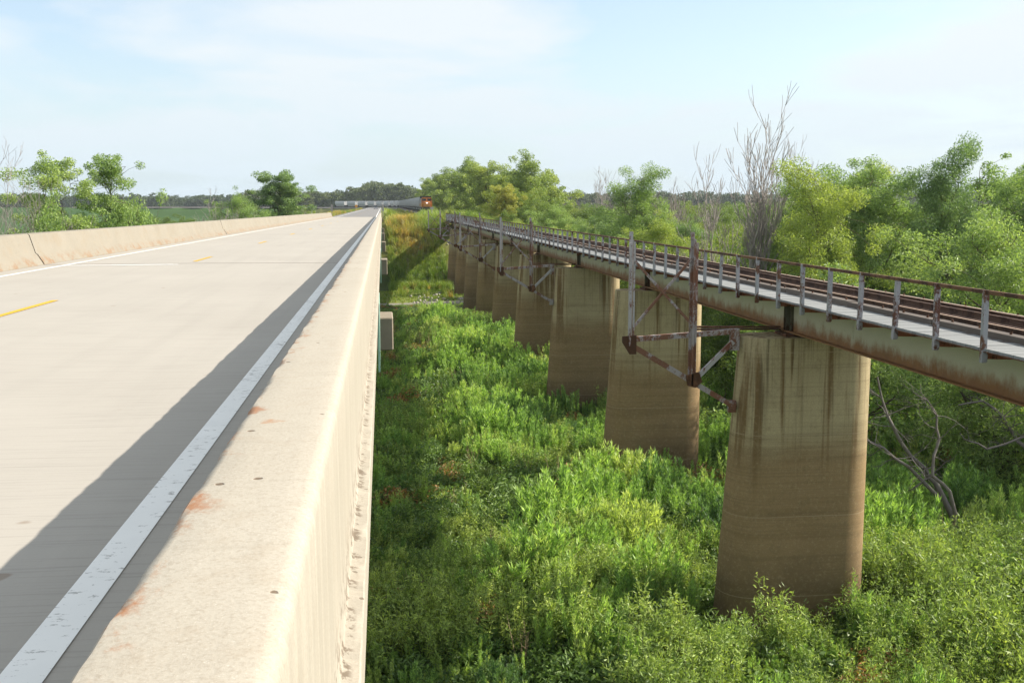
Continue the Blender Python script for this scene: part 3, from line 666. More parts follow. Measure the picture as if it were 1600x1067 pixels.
# track on the bank beyond the bridge: ballast, rails round the curve
m = MB(); ss = np.arange(AB + 1.4, 1130, 6.0)
secs = []
for s in ss:
    x, y, a = track_point(s); c, sn = math.cos(a), math.sin(a)
    secs.append([(x + o * c, y + o * sn, CZ - 2.6 - dz) for o, dz in ((-3.0, .62), (-1.6, .03), (1.6, .03), (3.0, .62))])
m.loft(secs, closed=False)
tag(m.build('ballast', M['ballast']), 'grey stone ballast bank carrying the track round the curve', 'ballast', kind='structure')
for off in (-.755, .755):
    m = MB(); m.loft([[(track_point(s)[0] + (off + q) * math.cos(track_point(s)[2]), track_point(s)[1] + (off + q) * math.sin(track_point(s)[2]), CZ - 2.6 + h) for q, h in ((-.04, 0), (.04, 0), (.04, .18), (-.04, .18))] for s in np.arange(330, 1130, 10)])
    tag(m.build('far_rail', M['rail']), 'steel rail under the distant train', 'rail', kind='structure')

# ------------------------------------------------------------------ train
RT = CZ - 2.42
def wheelset(parent, ys_, r=.48):
    for y in ys_:
        w_ = MB()
        for s in (-1, 1): w_.cyl((s * .68, y, r), (s * .80, y, r), r, n=14)
        w_.cyl((-.7, y, r), (.7, y, r), .08, n=6); w_.build('wheelset', M['ldark'], parent)
def locomotive(loc, label):
    L = tag(empty('locomotive', loc), label, 'locomotive', 'orange locomotives leading the freight train')
    m = MB(); m.box(-1.5, 1.5, 0, 22, 1.05, 1.6); m.build('underframe', M['ldark'], L)
    m = MB(); m.loft([[(-1.45, -.15, .25), (1.45, -.15, .25), (1.5, 0, 1.55), (-1.5, 0, 1.55)], [(-1.45, .5, .25), (1.45, .5, .25), (1.5, .5, 1.55), (-1.5, .5, 1.55)]]); m.build('pilot', M['ldark'], L)
    m = MB(); m.loft([[(-.85, 1.0, 1.6), (.85, 1.0, 1.6), (.8, 1.05, 2.9), (.55, 1.1, 3.05), (-.55, 1.1, 3.05), (-.8, 1.05, 2.9)], [(-.95, 2.6, 1.6), (.95, 2.6, 1.6), (.95, 2.6, 3.0), (.7, 2.6, 3.2), (-.7, 2.6, 3.2), (-.95, 2.6, 3.0)]]); nose = m.build('nose', M['orange'], L)
    m = MB(); m.box(-.86, .86, .98, 1.03, 1.95, 2.15); m.build('nose_stripe', M['lyellow'], nose)
    m = MB(); m.loft([[(-1.52, y, 1.6), (1.52, y, 1.6), (1.55, y, 3.6), (1.25, y, 4.35), (.4, y, 4.65), (-.4, y, 4.65), (-1.25, y, 4.35), (-1.55, y, 3.6)] for y in (2.6, 5.0)]); cab = m.build('cab', M['orange'], L)
    for s in (-1, 1):
        m = MB(); m.box(min(s * .2, s * 1.35), max(s * .2, s * 1.35), 2.56, 2.62, 3.35, 3.95); m.build('windscreen', M['glass'], cab)
        m = MB(); m.box(s * 1.545 - .02, s * 1.545 + .02, 3.1, 4.6, 3.0, 3.7); m.build('side_window', M['glass'], cab)
    m = MB(); m.box(-1.3, 1.3, 2.55, 5.05, 4.36, 4.72); m.build('cab_roof', M['ldark'], cab)
    m = MB(); m.loft([[(-.95, y, 1.6), (.95, y, 1.6), (.95, y, 4.2), (.6, y, 4.5), (-.6, y, 4.5), (-.95, y, 4.2)] for y in (5.0, 20.8)]); hood = m.build('hood', M['orange'], L)
    m = MB(); m.box(-1.4, 1.4, 15.5, 20.5, 4.1, 4.75); m.build('radiator', M['ldark'], hood)
    m = MB(); m.box(-.97, .97, 5, 20.8, 3.4, 3.75); m.build('side_stripe', M['ldark'], hood)
    for s in (-1, 1):
        m = MB(); m.cyl((s * .14, .98, 2.72), (s * .14, 1.08, 2.72), .13, n=12); m.build('headlight', M['lamp'], nose)
        m = MB()
        for y in (.3, 1.5, 3, 6, 9, 12, 15, 18, 21.5): m.cyl((s * 1.46, y, 1.6), (s * 1.46, y, 2.6), .025, n=5)
        m.cyl((s * 1.46, .3, 2.6), (s * 1.46, 21.5, 2.6), .025, n=5); m.cyl((s * 1.46, .3, 2.6), (s * .3, .1, 2.3), .025, n=5); m.build('handrail', M['lyellow'], L)
        m = MB()
        for q in range(4): m.box(s * 1.2 - .28, s * 1.2 + .28, -.05 - .0 * q, .45, .45 + q * .28, .5 + q * .28)
        m.build('step_well', M['lyellow'], L)
    m = MB(); m.box(-.15, .15, -.75, -.1, .75, 1.05); m.build('coupler', M['rust'], L)
    m = MB(); m.loft([[(-1.1, y, .3), (1.1, y, .3), (1.45, y, .6), (1.45, y, 1.05), (-1.45, y, 1.05), (-1.45, y, .6)] for y in (8.2, 13.8)]); m.build('fuel_tank', M['ldark'], L)
    for yc in (4.2, 17.8):
        m = MB()
        for s in (-1, 1): m.box(s * 1.05 - .1, s * 1.05 + .1, yc - 2.4, yc + 2.4, .4, .95)
        t = m.build('truck', M['ldark'], L); wheelset(t, (yc - 1.9, yc, yc + 1.9), .52)
    return L
locomotive((XT, 300, RT), 'orange and black freight locomotive with lit headlight leading the train')
# covered hoppers
def hopper_meshes():
    d = {}
    m = MB(); sec = [(-1.05, 1.5), (1.05, 1.5), (1.5, 1.9), (1.6, 2.9), (1.5, 3.9), (1.1, 4.45), (.4, 4.62), (-.4, 4.62), (-1.1, 4.45), (-1.5, 3.9), (-1.6, 2.9), (-1.5, 1.9)]
    m.loft([[(x * .98, y, z) for x, z in sec] for y in (1.6, 4, 8.5, 13, 15.4)]); d['body'] = m.mesh('body', M['car'], 35)
    m.box(-.35, .35, 1.2, 15.8, 4.5, 4.74); d['body'] = m.mesh('body', M['car'], 35)
    for y in (1.5, 4.9, 8.45, 12.0, 15.4):
        m.loft([[(x * 1.02, y + e, z if z < 4 else z + .03) for x, z in sec] for e in (0, .12)])
    d['body'] = m.mesh('body', M['car'], 35)
    m = MB(); P = [(1.7, 1.52)]
    for y in (3.2, 6.7, 10.2, 13.7): P += [(y - .5, .6), (y + .5, .6), (y + 1.75, 1.35)]
    m.loft([[(x, p, z) for p, z in P + [(15.4, 1.52)]] for x in (-.9, .9)]); d['hopper_bays'] = m.mesh('hopper_bays', M['car'])
    m = MB(); m.box(-.25, .25, -.35, 17.35, .95, 1.3); m.box(-1.45, 1.45, .1, 1.65, 1.2, 1.45); m.box(-1.45, 1.45, 15.35, 16.9, 1.2, 1.45); d['sill'] = m.mesh('sill', M['ldark'])
    for nm, yc in (('truck', 2.0), ('truck_rear', 15.0)):
        m = MB()
        for s in (-1, 1):
            m.box(s * 1.0 - .08, s * 1.0 + .08, yc - 1.2, yc + 1.2, .35, .7)
            for q in (-.85, .85): m.cyl((s * .68, yc + q, .45), (s * .82, yc + q, .45), .45, n=12)
        m.box(-1.0, 1.0, yc - .3, yc + .3, .4, 1.2)
        for q in (-.85, .85): m.cyl((-.7, yc + q, .45), (.7, yc + q, .45), .09, n=6)
        d[nm] = m.mesh('truck', M['ldark'])
    return d
HM = hopper_meshes(); s = 323.2; ordn = ['first', 'second', 'third', 'fourth', 'fifth', 'sixth']
for i in range(31):
    x, y, a = track_point(s)
    lab = ('grey covered hopper car, %s behind the orange locomotive' % ordn[i]) if i < 6 else ('grey covered hopper car on the straight stretch far behind the locomotive' if s < CURVE_Y else 'grey covered hopper car on the far curve crossing the road')
    h = tag(empty('hopper_car', (x, y, RT), rz=a), lab, 'rail car', 'grey hopper cars of the freight train')
    for nm, me in HM.items(): place('truck' if nm.startswith('truck') else nm, me, h)
    s += 17.4

# ------------------------------------------------------------------ small things along the road and line
def gz(x, y): return float(G(x, y))
o = tag(empty('road_sign', (-10.9, 206, gz(-10.9, 206))), 'weathered rectangular road sign seen from behind beyond the left parapet', 'sign')
m = MB(); m.cyl((0, 0, -.5), (0, 0, 2.3), .06, n=8); m.build('post', M['galv'], o)
m = MB(); m.box(-.85, .85, -.05, -.02, 1.3, 2.15); b = m.build('panel', M['signback'], o)
m = MB(); m.box(-.83, .83, -.075, -.052, 1.45, 1.52); m.box(-.83, .83, -.075, -.052, 1.93, 2.0); m.build('crossbar', M['galv'], b)
o.location = (-14.1, 212, CZ - 2.55); 
for (x, lab) in ((-9.8, 'thin grey marker post at the end of the left parapet'), (0.15, 'pale marker post at the far end of the right parapet')):
    o = tag(empty('marker_post', (x, 205.5, CZ - 2.6)), lab, 'post', 'marker posts at the bridge end')
    m = MB(); m.box(-.05, .05, -.03, .03, -.4, 2.5); m.build('post', M['galv'], o)
    m = MB(); m.box(-.2, .2, -.06, -.035, 1.2, 2.5); m.build('panel', M['signback'], o)
o = tag(empty('warning_sign', (-11.6, 430, gz(-11.6, 430))), 'small orange diamond warning sign beside the distant road', 'sign')
o.location = (-10.6, 430, CZ - 2.7)
m = MB(); m.cyl((0, 0, -.5), (0, 0, 1.8), .05, n=6); m.build('post', M['galv'], o)
m = MB(); m.loft([[(0, y, 1.1), (.75, y, 1.85), (0, y, 2.6), (-.75, y, 1.85)] for y in (-.06, -.03)]); m.build('panel', M['signor'], o)
o = tag(empty('track_marker', (9.35, 196, 9.6)), 'white tee shaped marker post beside the track', 'post')
m = MB(); m.cyl((0, 0, -1), (0, 0, 2.4), .07, n=8); m.build('post', M['galv'], o)
m = MB(); m.box(-.3, .3, -.06, .06, 2.2, 2.65); m.build('panel', M['galv'], o)
o = tag(empty('track_stake', (8.6, 215, 9.4)), 'short reddish stake in the grass in front of the locomotive', 'stake')
m = MB(); m.box(-.12, .12, -.06, .06, -.6, 1.3); m.build('stake', M['red'], o); m = MB(); m.box(-.13, .13, -.07, .07, 1.3, 1.6); m.build('cap', M['galv'], o)
# distant car
o = tag(empty('car', (-3.2, 520, float(road_z(520)) - .04)), 'small dark car approaching on the distant road', 'car')
m = MB(); prof = [(-2.2, .35), (2.2, .35), (2.25, .75), (1.9, .95), (-1.2, 1.0), (-2.2, .8)]
m.loft([[(x, p, z) for p, z in prof] for x in (-.88, .88)]); b = m.build('body', M['cargrey'], o)
m = MB(); m.loft([[(x * .9 if z > 1.2 else x, p, z) for p, z in ((-1.25, .98), (1.75, .96), (1.2, 1.42), (-.5, 1.45))] for x in (-.8, .8)]); m.build('cabin', M['glass'], o)
for s in (-1, 1):
    m = MB(); m.box(s * .62 - .16, s * .62 + .16, -2.26, -2.2, .55, .75); m.build('headlight', M['galv'], o)
    for y in (-1.4, 1.35):
        m = MB(); m.cyl((s * .72, y, .32), (s * .9, y, .32), .32, n=14); m.build('wheel', M['rubber'], o)
# ------------------------------------------------------------------ vegetation builders
def tubes(segs, nmin=4):
    """segs: list of (p0,p1,r0,r1) -> V,F"""
    V, F = [], []; b = 0
    for p, q, r0, r1 in segs:
        n = 8 if r0 > .12 else (5 if r0 > .035 else 3)
        d = q - p; L = np.linalg.norm(d) + 1e-9; d = d / L
        u = np.array([0, 0, 1.]) if abs(d[2]) < .9 else np.array([1., 0, 0])
        a = np.cross(d, u); a /= np.linalg.norm(a); c = np.cross(d, a)
        t = np.arange(n) * 2 * np.pi / n; ring = np.cos(t)[:, None] * a + np.sin(t)[:, None] * c
        V.append(p - d * r0 * .15 + ring * r0); V.append(q + d * r1 * .15 + ring * r1)
        i = np.arange(n); j = (i + 1) % n
        F.append(np.stack([b + i, b + j, b + n + j, b + n + i], -1)); b += 2 * n
    return np.concatenate(V), np.concatenate(F)
def leaf_quads(rg, cen, axis_, L, W):
    n = len(cen); a = axis_ / (np.linalg.norm(axis_, axis=1, keepdims=True) + 1e-9)
    r = rg.normal(size=(n, 3)); b = np.cross(a, r); b /= (np.linalg.norm(b, axis=1, keepdims=True) + 1e-9)
    L = L * rg.uniform(.7, 1.3, (n, 1)); W = W * rg.uniform(.7, 1.3, (n, 1))
    V = np.stack([cen - a * L / 2, cen + b * W / 2 - a * L * .08, cen + a * L / 2, cen - b * W / 2 - a * L * .08], 1).reshape(-1, 3)
    return V, np.arange(4 * n).reshape(n, 4)
def curve_pts(p, q, rg, n, sag=.12, jit=.06):
    L = np.linalg.norm(q - p); t = np.linspace(0, 1, n + 1)[:, None]
    P = p + (q - p) * t; P[:, 2] += np.sin(np.pi * t[:, 0]) * L * sag
    P[1:-1] += rg.normal(0, L * jit, (n - 1, 3)); return P
def make_tree(seed, H, W, base=.18, nlimb=14, nsub=7, nleaf=230, lL=.2, lW=.07, cR=.75, droop=.5, tr=.2, shape=.7, lean=0.0):
    rg = np.random.default_rng(seed); segs = []; cl = []
    nT = 9; top = np.array([lean * H, rg.normal(0, .03) * H, .86 * H])
    T = curve_pts(np.zeros(3), top, rg, nT, 0, .018); rad = np.linspace(tr, .035, nT + 1)
    for i in range(nT): segs.append((T[i], T[i+1], rad[i], rad[i+1]))
    ang = rg.uniform(0, 6.28)
    for i in range(nlimb):
        t = base + (1 - base) * ((i + .5) / nlimb) ** .9; ang += 2.4 + rg.normal(0, .35)
        u = (t - base) / (1 - base)
        pr = W / 2 * (np.sin(np.pi * (0.12 + .83 * u)) ** shape) * rg.uniform(.55, 1.12)
        if i >= nlimb - 2: pr *= .35
        ax = np.array([np.interp(t, np.linspace(0, .86, nT + 1), T[:, k]) for k in range(2)])
        end = np.array([ax[0] + pr * np.cos(ang), ax[1] + pr * np.sin(ang), t * H * rg.uniform(.95, 1.03)])
        z0 = max(.08 * H, min(.8 * H, end[2] - pr * rg.uniform(.7, 1.3) - .06 * H)); tt = z0 / (.86 * H) * nT; k_ = int(min(nT - 1, tt)); st = T[k_] + (T[k_+1] - T[k_]) * (tt - k_)
        P = curve_pts(st, end, rg, 5, .07, .04); r0 = max(.03, rad[k_] * .5); rr = np.linspace(r0, .015, 6)
        for q in range(5): segs.append((P[q], P[q+1], rr[q], rr[q+1]))
        for s_ in range(nsub):
            f = rg.uniform(.42, 1.0); b0 = np.array([np.interp(f * 5, np.arange(6), P[:, k]) for k in range(3)])
            off = rg.normal(0, 1, 3) * cR * np.array([1.15, 1.15, .95]) * (0.4 + .9 * f)
            c = b0 + off; c[2] = max(c[2], .5); cl.append((c, cR * rg.uniform(.5, 1.15), c - st))
            Q = curve_pts(b0, c, rg, 2, .05, .05)
            for q in range(2): segs.append((Q[q], Q[q+1], .018 - q * .006, .012 - q * .004))
    V, F = tubes(segs)
    cen, ax_ = [], []
    for c, r, out in cl:
        n = int(nleaf * (r / cR) ** 1.7 * rg.uniform(.6, 1.25)); d = rg.normal(size=(n, 3)); d /= np.linalg.norm(d, axis=1, keepdims=True)
        rr = rg.uniform(0, 1, (n, 1)) ** .42 * r; p = c + d * rr * np.array([1.12, 1.12, .85])
        p[:, 2] -= droop * .35 * (rg.uniform(0, 1, n) ** 2) * r
        cen.append(p); o = out / (np.linalg.norm(out) + 1e-6)
        ax_.append(rg.normal(size=(n, 3)) * .75 + o * .55 + np.array([0, 0, -droop]))
    cen = np.concatenate(cen); ax_ = np.concatenate(ax_)
    cen[:, 2] = np.maximum(cen[:, 2], .15)
    LV, LF = leaf_quads(rg, cen, ax_, lL, lW)
    return (V, F), (LV, LF, rg.uniform(0, 1, len(LF)))
def dead_tree(seed, H, spread=.32, limbs=5, levels=4, tr=.2, fork=.2, tw=.011, dens=1.0, ang=1.0):
    rg = np.random.default_rng(seed); segs = []
    def br(p, d, L, r, l):
        n = 5 if l < 2 else 4 if l == 2 else 3; step = L / n; kids = []
        for i in range(n):
            d = d + ang * rg.normal(0, .06 if l < 2 else .15, 3) + np.array([0, 0, .15]); d /= np.linalg.norm(d)
            q = p + d * step * rg.uniform(.85, 1.15); ra = max(tw, r * (1 - .62 * i / n)); rbb = max(tw * .8, r * (1 - .62 * (i + 1) / n)); segs.append((p, q, ra, rbb)); p = q
            if l < levels and (i > 0 or l > 1) and rg.random() < .95 * dens: kids.append((p, d, rbb))
        if l < levels: kids.append((p, d, max(tw, r * .38)))
        for kp, kd, kr in kids:
            for _ in range(1 if rg.random() < .6 else 2):
                a = np.cross(kd, rg.normal(size=3)); a /= np.linalg.norm(a); nd = kd + a * ang * (rg.uniform(.12, .38) if l == 1 else rg.uniform(.25, .6)); nd[2] += .25; nd /= np.linalg.norm(nd)
                br(kp, nd, L * rg.uniform(.38, .62), max(tw, kr * .6), l + 1)
    f = np.array([rg.normal(0, .03) * H, rg.normal(0, .03) * H, fork * H]); segs.append((np.array([0, 0, -.5]), f * .5, tr * 1.1, tr)); segs.append((f * .5, f, tr, tr * .9))
    for i in range(limbs):
        a = 6.28 * i / limbs + rg.normal(0, .3); s_ = spread * rg.uniform(.5, 1.25)
        if i == 0: s_ *= .15
        d = np.array([math.cos(a) * s_, math.sin(a) * s_, 1.]); d /= np.linalg.norm(d)
        br(f * rg.uniform(.75, 1.0), d, H * (1 - fork) * (.8 if i == 0 else rg.uniform(.5, .72)), tr * rg.uniform(.45, .72), 1)
    V, F = tubes(segs); V[:, 2] *= H / V[:, 2].max() if V[:, 2].max() > H * 1.05 else 1
    return V, F
PROTO = {}
def tree_proto(key, matl, **kw):
    (V, F), (LV, LF, r) = make_tree(**kw)
    PROTO[key] = (np_mesh('trunk_' + key, V, [F], [M['bark']], smooth=True), np_mesh('crown_' + key, LV, [LF], [M[matl]], attr=r), kw['H'])
def put_tree(name, key, x, y, H, label, cat='tree', group=None, wide=1.0, rz=0, crown=None):
    tm, cm, h0 = PROTO[key]; s = (H - gz(x, y)) / h0
    o = tag(empty(name, (x, y, gz(x, y) - .1), rz=rz), label, cat, group)
    place('trunk', tm, o, scale=(s * wide, s * wide, s)); c = place('crown', cm, o, scale=(s * wide, s * wide, s))
    if crown:
        c.material_slots[0].link = 'OBJECT'; c.material_slots[0].material = M[crown]
    return o
tree_proto('willow_a', 'willow', seed=11, H=15, W=7.2, base=.12, nlimb=26, nsub=9, nleaf=560, lL=.17, lW=.052, cR=.78, droop=.55)
tree_proto('willow_b', 'willow', seed=23, H=15, W=6.4, base=.22, nlimb=25, nsub=9, nleaf=560, lL=.17, lW=.052, cR=.72, droop=.45, lean=.05)
tree_proto('willow_c', 'willow', seed=37, H=13, W=8.4, base=.05, nlimb=28, nsub=9, nleaf=560, lL=.17, lW=.052, cR=.85, droop=.6, shape=.5)
tree_proto('slim_a', 'willow', seed=41, H=16, W=5.6, base=.2, nlimb=17, nsub=6, nleaf=170, lL=.24, lW=.09, cR=.62, droop=.4, tr=.15)
tree_proto('slim_b', 'willow', seed=44, H=16, W=4.9, base=.28, nlimb=22, nsub=7, nleaf=330, lL=.18, lW=.07, cR=.62, droop=.4, tr=.15, shape=.5)
tree_proto('slim_c', 'willow', seed=48, H=16, W=4.6, base=.25, nlimb=22, nsub=7, nleaf=330, lL=.18, lW=.07, cR=.6, droop=.4, tr=.15, shape=.9)
tree_proto('cotton_a', 'cotton', seed=51, H=15, W=10.5, base=.04, nlimb=30, nsub=9, nleaf=300, lL=.27, lW=.15, cR=1.05, droop=.2, tr=.26, shape=.55)
tree_proto('cotton_b', 'cotton', seed=63, H=15, W=9.5, base=.04, nlimb=28, nsub=9, nleaf=300, lL=.27, lW=.15, cR=1.0, droop=.2, tr=.26, shape=.6)
tree_proto('round_a', 'oak', seed=71, H=18, W=10.5, base=.22, nlimb=20, nsub=7, nleaf=150, lL=.32, lW=.18, cR=1.0, droop=.15, tr=.28, shape=.55)
tree_proto('bush_a', 'willow', seed=81, H=6, W=6.0, base=.03, nlimb=16, nsub=7, nleaf=330, lL=.15, lW=.05, cR=.62, droop=.45, tr=.09, shape=.45)
tree_proto('bush_b', 'willow', seed=87, H=6, W=5.2, base=.05, nlimb=15, nsub=6, nleaf=330, lL=.15, lW=.05, cR=.6, droop=.4, tr=.09, shape=.5)

# right of the railway, nearest first
T = put_tree
T('willow_tree', 'willow_c', 28.0, 43, 12.4, 'bushy pale green willow crowding the right edge just behind the railway bridge', rz=.4, wide=1.05)
T('willow_tree', 'willow_c', 36.5, 47, 12.2, 'large leafy willow at the right picture edge behind the nearest willow', rz=2.1)
T('willow_tree', 'willow_a', 33.1, 58, 15.6, 'tall dark green willow with a leafy knob top, right of the trunked willow', rz=1.0, crown='willow_d', wide=.82)
T('willow_tree', 'willow_b', 31.4, 62, 15.7, 'rounded willow with its dark trunk showing above the handrail', rz=2.6, wide=1.1)
T('willow_tree', 'willow_a', 24.9, 56.5, 14.3, 'bright yellow green feathery willow right of the tall dead tree', rz=4.1, crown='willow_y', wide=.95)
T('willow_tree', 'slim_a', 45.5, 75, 16.4, 'slim pale tree standing behind the dark knob topped willow', rz=.3)
T('willow_tree', 'willow_b', 43.8, 64, 15.6, 'tall bright willow at the far right against the sky', rz=5.0, wide=1.05)
T('willow_tree', 'willow_b', 50.5, 70, 15.8, 'willow half cut off by the right picture edge in the second row', rz=3.3)
T('willow_tree', 'willow_c', 26.2, 92, 11.3, 'yellow green willow bush between the big middle willow and the dead trees', rz=1.2, crown='willow_y')
T('willow_tree', 'willow_a', 25.3, 100, 15.6, 'big leaning willow with dark left side in the middle distance', rz=2.2, wide=1.05)
T('willow_tree', 'willow_c', 20.8, 96, 9.4, 'low spreading willow at the foot of the big middle willow', rz=.2)
T('willow_tree', 'willow_c', 26.0, 148, 12.6, 'rounded pale willow right of the yellow cottonwood', rz=.9)
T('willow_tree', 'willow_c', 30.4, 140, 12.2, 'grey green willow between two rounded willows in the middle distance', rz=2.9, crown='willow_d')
T('willow_tree', 'willow_c', 34, 122, 11.0, 'mid green willow left of the big middle willow', rz=4.4)
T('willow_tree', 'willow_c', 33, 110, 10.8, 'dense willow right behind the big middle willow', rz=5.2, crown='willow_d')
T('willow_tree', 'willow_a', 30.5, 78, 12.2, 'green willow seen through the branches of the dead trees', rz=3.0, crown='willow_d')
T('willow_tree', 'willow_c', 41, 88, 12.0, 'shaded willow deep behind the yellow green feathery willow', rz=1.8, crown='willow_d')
T('willow_tree', 'willow_a', 55, 84, 15.5, 'background willow near the right edge behind the front rows', rz=.6)
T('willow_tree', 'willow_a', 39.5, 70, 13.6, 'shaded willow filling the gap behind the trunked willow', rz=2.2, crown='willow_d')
T('cottonwood_tree', 'cotton_b', 22.4, 186, 16.2, 'yellowing cottonwood in front of the tall cottonwood row beside the track', rz=.5, crown='cotton_y', wide=1.0)
T('cottonwood_tree', 'cotton_a', 29.2, 212, 21.6, 'broad tall cottonwood ending the row on its right', rz=.2, wide=.95)
for (x, y, H, key, lab, rz) in ((24.8, 240, 22.3, 'cotton_b', 'second cottonwood from the right in the tall row beside the track', 1.3), (23.6, 276, 23.0, 'cotton_a', 'third cottonwood from the right in the tall row beside the track', 2.5), (22.6, 318, 23.0, 'cotton_b', 'fourth cottonwood from the right in the tall row, right of the locomotive', 3.3), (22.3, 366, 23.4, 'cotton_a', 'cottonwood just right above the locomotive roof', 4.2), (22, 425, 23.5, 'cotton_b', 'cottonwood directly above the locomotive in the row', .4), (21.5, 495, 22.5, 'cotton_a', 'last cottonwood of the row at its left end behind the locomotive', 5.1)):
    T('cottonwood_tree', key, x, y, H, lab, group='cottonwoods in the tall row beside the track', rz=rz, wide=1.15)
for (x, y, H, rz) in ((36, 232, 20, .7), (34, 262, 21, 2.0), (33, 300, 21, 3.5), (32, 345, 21, 4.4), (31, 395, 21, .1), (30, 460, 21, 1.1), (29, 530, 21, 2.1)):
    T('cottonwood_tree', 'cotton_b', x, y, H, 'cottonwood standing behind the front of the tall row beside the track', group='cottonwoods behind the tall row', rz=rz, wide=1.2)
for bi, (x, y, H, rz, c) in enumerate(((19.6, 205, 5.5, 0, 'willow_y'), (19.2, 226, 6, 1, 'willow_y'), (18.8, 250, 6.5, 2, 'willow'), (18.6, 285, 6.5, 3, 'willow_y'))):
    T('roadside_bush', 'bush_a', x, y, H + 3, '%s of four yellow green bushes below the cottonwood row' % ('rightmost', 'second from the right', 'third from the right', 'leftmost')[bi], 'bush', 'bushes at the foot of the cottonwood row', rz=rz, crown=c)
T('juniper_bush', 'bush_b', 17.9, 190, 5.2, 'round dark evergreen bush beside the far end of the railway bridge', 'bush', crown='oak', wide=.8)
for (x, y, H, key, c, lab, rz) in ((22.6, 47.5, 8.6, 'bush_a', 'willow', 'low willow below the yellow green feathery willow', .3), (39.8, 56, 15.2, 'willow_b', 'willow', 'willow behind the knob topped dark willow on its right side', 1.7), (28.4, 66, 13.6, 'willow_a', 'willow', 'mid green willow between the feathery willow and the trunked willow', 5.1), (36.2, 76, 14.8, 'willow_a', 'willow_y', 'pale willow top peeping between the trunked willow and the dark willow', .9), (47.5, 58, 13.5, 'willow_c', 'willow', 'broad willow closing the gap at the right picture edge', 3.9), (21.8, 118, 9.6, 'willow_c', 'willow_y', 'yellow green low willow left of the big middle willow', 2.4), (21.6, 80, 8.8, 'bush_b', 'willow_y', 'yellow green bush at the foot of the dead trees', 1.9), (22.3, 135, 9.8, 'willow_c', 'willow', 'pale green low willow close behind the far railway spans', 3.1), (21.6, 160, 10.4, 'willow_c', 'willow_y', 'yellow green low willow right of the yellowing cottonwood', .7)):
    T('willow_tree', key, x, y, H, lab, rz=rz, crown=c, wide=1.1)
T('willow_tree', 'willow_c', 33.5, 37.5, 12.0, 'broad willow whose left fringe hangs into the right picture edge', rz=1.3)
T('willow_tree', 'willow_c', 33.5, 30.5, 11.0, 'nearest willow beyond the right picture edge, shading the weeds by the fallen tree', rz=4.3)
# left of the road
T('slim_tree', 'slim_b', -24.9, 85, 16.6, 'slim green tree rising beyond the left parapet behind grey dead branches', rz=2.0, wide=1.05)
T('slim_tree', 'slim_c', -21.8, 88, 17.0, 'slim green tree with a narrow pointed crown, right of its twin beyond the parapet', rz=4.3, wide=1.0)
T('willow_bush', 'bush_a', -22.6, 74, 12.0, 'leafy bush at the foot of the left slim tree', 'bush', rz=.5, wide=.55)
T('willow_bush', 'bush_b', -17.6, 76, 12.9, 'rounded leafy bush right of the slim trees beyond the left parapet', 'bush', rz=2.5, wide=.5)
T('round_tree', 'willow_c', -20.6, 160, 14.2, 'rounded light green tree left of the dark broad tree', rz=1.1, wide=.95)
T('round_tree', 'cotton_b', -18.0, 190, 18.6, 'broad dark green tree with dead lower branches near the road sign', rz=.8, wide=1.25, crown='willow_d')
T('round_tree', 'bush_a', -21.5, 182, 11.5, 'dark low tree at the foot of the broad dark tree', rz=3.0, crown='oak', wide=.75)
T('round_tree', 'bush_b', -13.6, 196, 11.0, 'dark low tree between the broad dark tree and the road sign', rz=1.0, crown='oak', wide=.75)
T('round_tree', 'bush_b', -16.2, 230, 12.5, 'green low tree behind the road sign', rz=2.0, crown='cotton', wide=.8)
# dead trees
DM = {}
def dead(name, seed, x, y, H, label, rz=0, mt='dead', **kw):
    V, F = dead_tree(seed, H, **kw); me = np_mesh('trunk', V, [F], [M[mt]], smooth=True)
    o = tag(empty(name, (x, y, gz(x, y)), rz=rz), label, 'dead tree', 'bare dead trees'); place('trunk', me, o); return o
dead('dead_tree', 4, 25.2, 66, 20.8, 'tallest bare dead tree with upright forking limbs behind the railway bridge', limbs=6, levels=4, spread=.12, tr=.32, fork=.28, dens=.74, tw=.018, ang=.66)
dead('dead_tree', 9, 23.4, 69, 17.0, 'bare dead tree with outspread twiggy limbs, left of the tallest dead tree', limbs=4, levels=4, spread=.2, tr=.22, fork=.2, dens=.7, tw=.014, ang=.7)
dead('dead_tree', 15, 33.4, 80, 18.4, 'thin bare dead tree right behind the tallest dead tree', limbs=4, levels=4, spread=.18, tr=.16, fork=.42, dens=.7, tw=.014, ang=.7)
dead('dead_tree', 21, 31.7, 150, 18.4, 'lone thin bare tree poking above the middle distance willows', limbs=4, spread=.3, tr=.16, fork=.35, dens=.7, tw=.02)
dead('dead_tree', 27, -24.3, 70, 17.2, 'bare pale dead tree cut by the left picture edge', limbs=4, spread=.2, tr=.16, dens=.7)
dead('dead_tree', 33, -24.0, 78, 15.0, 'grey dead tree with tangled branches in front of the left slim tree', limbs=6, levels=3, spread=.4, tr=.15, dens=.9)
dead('dead_tree', 39, -23.6, 150, 15.4, 'pale leafless tree left of the rounded light green tree', limbs=7, spread=.38, tr=.14, fork=.12, dens=.75, tw=.018)
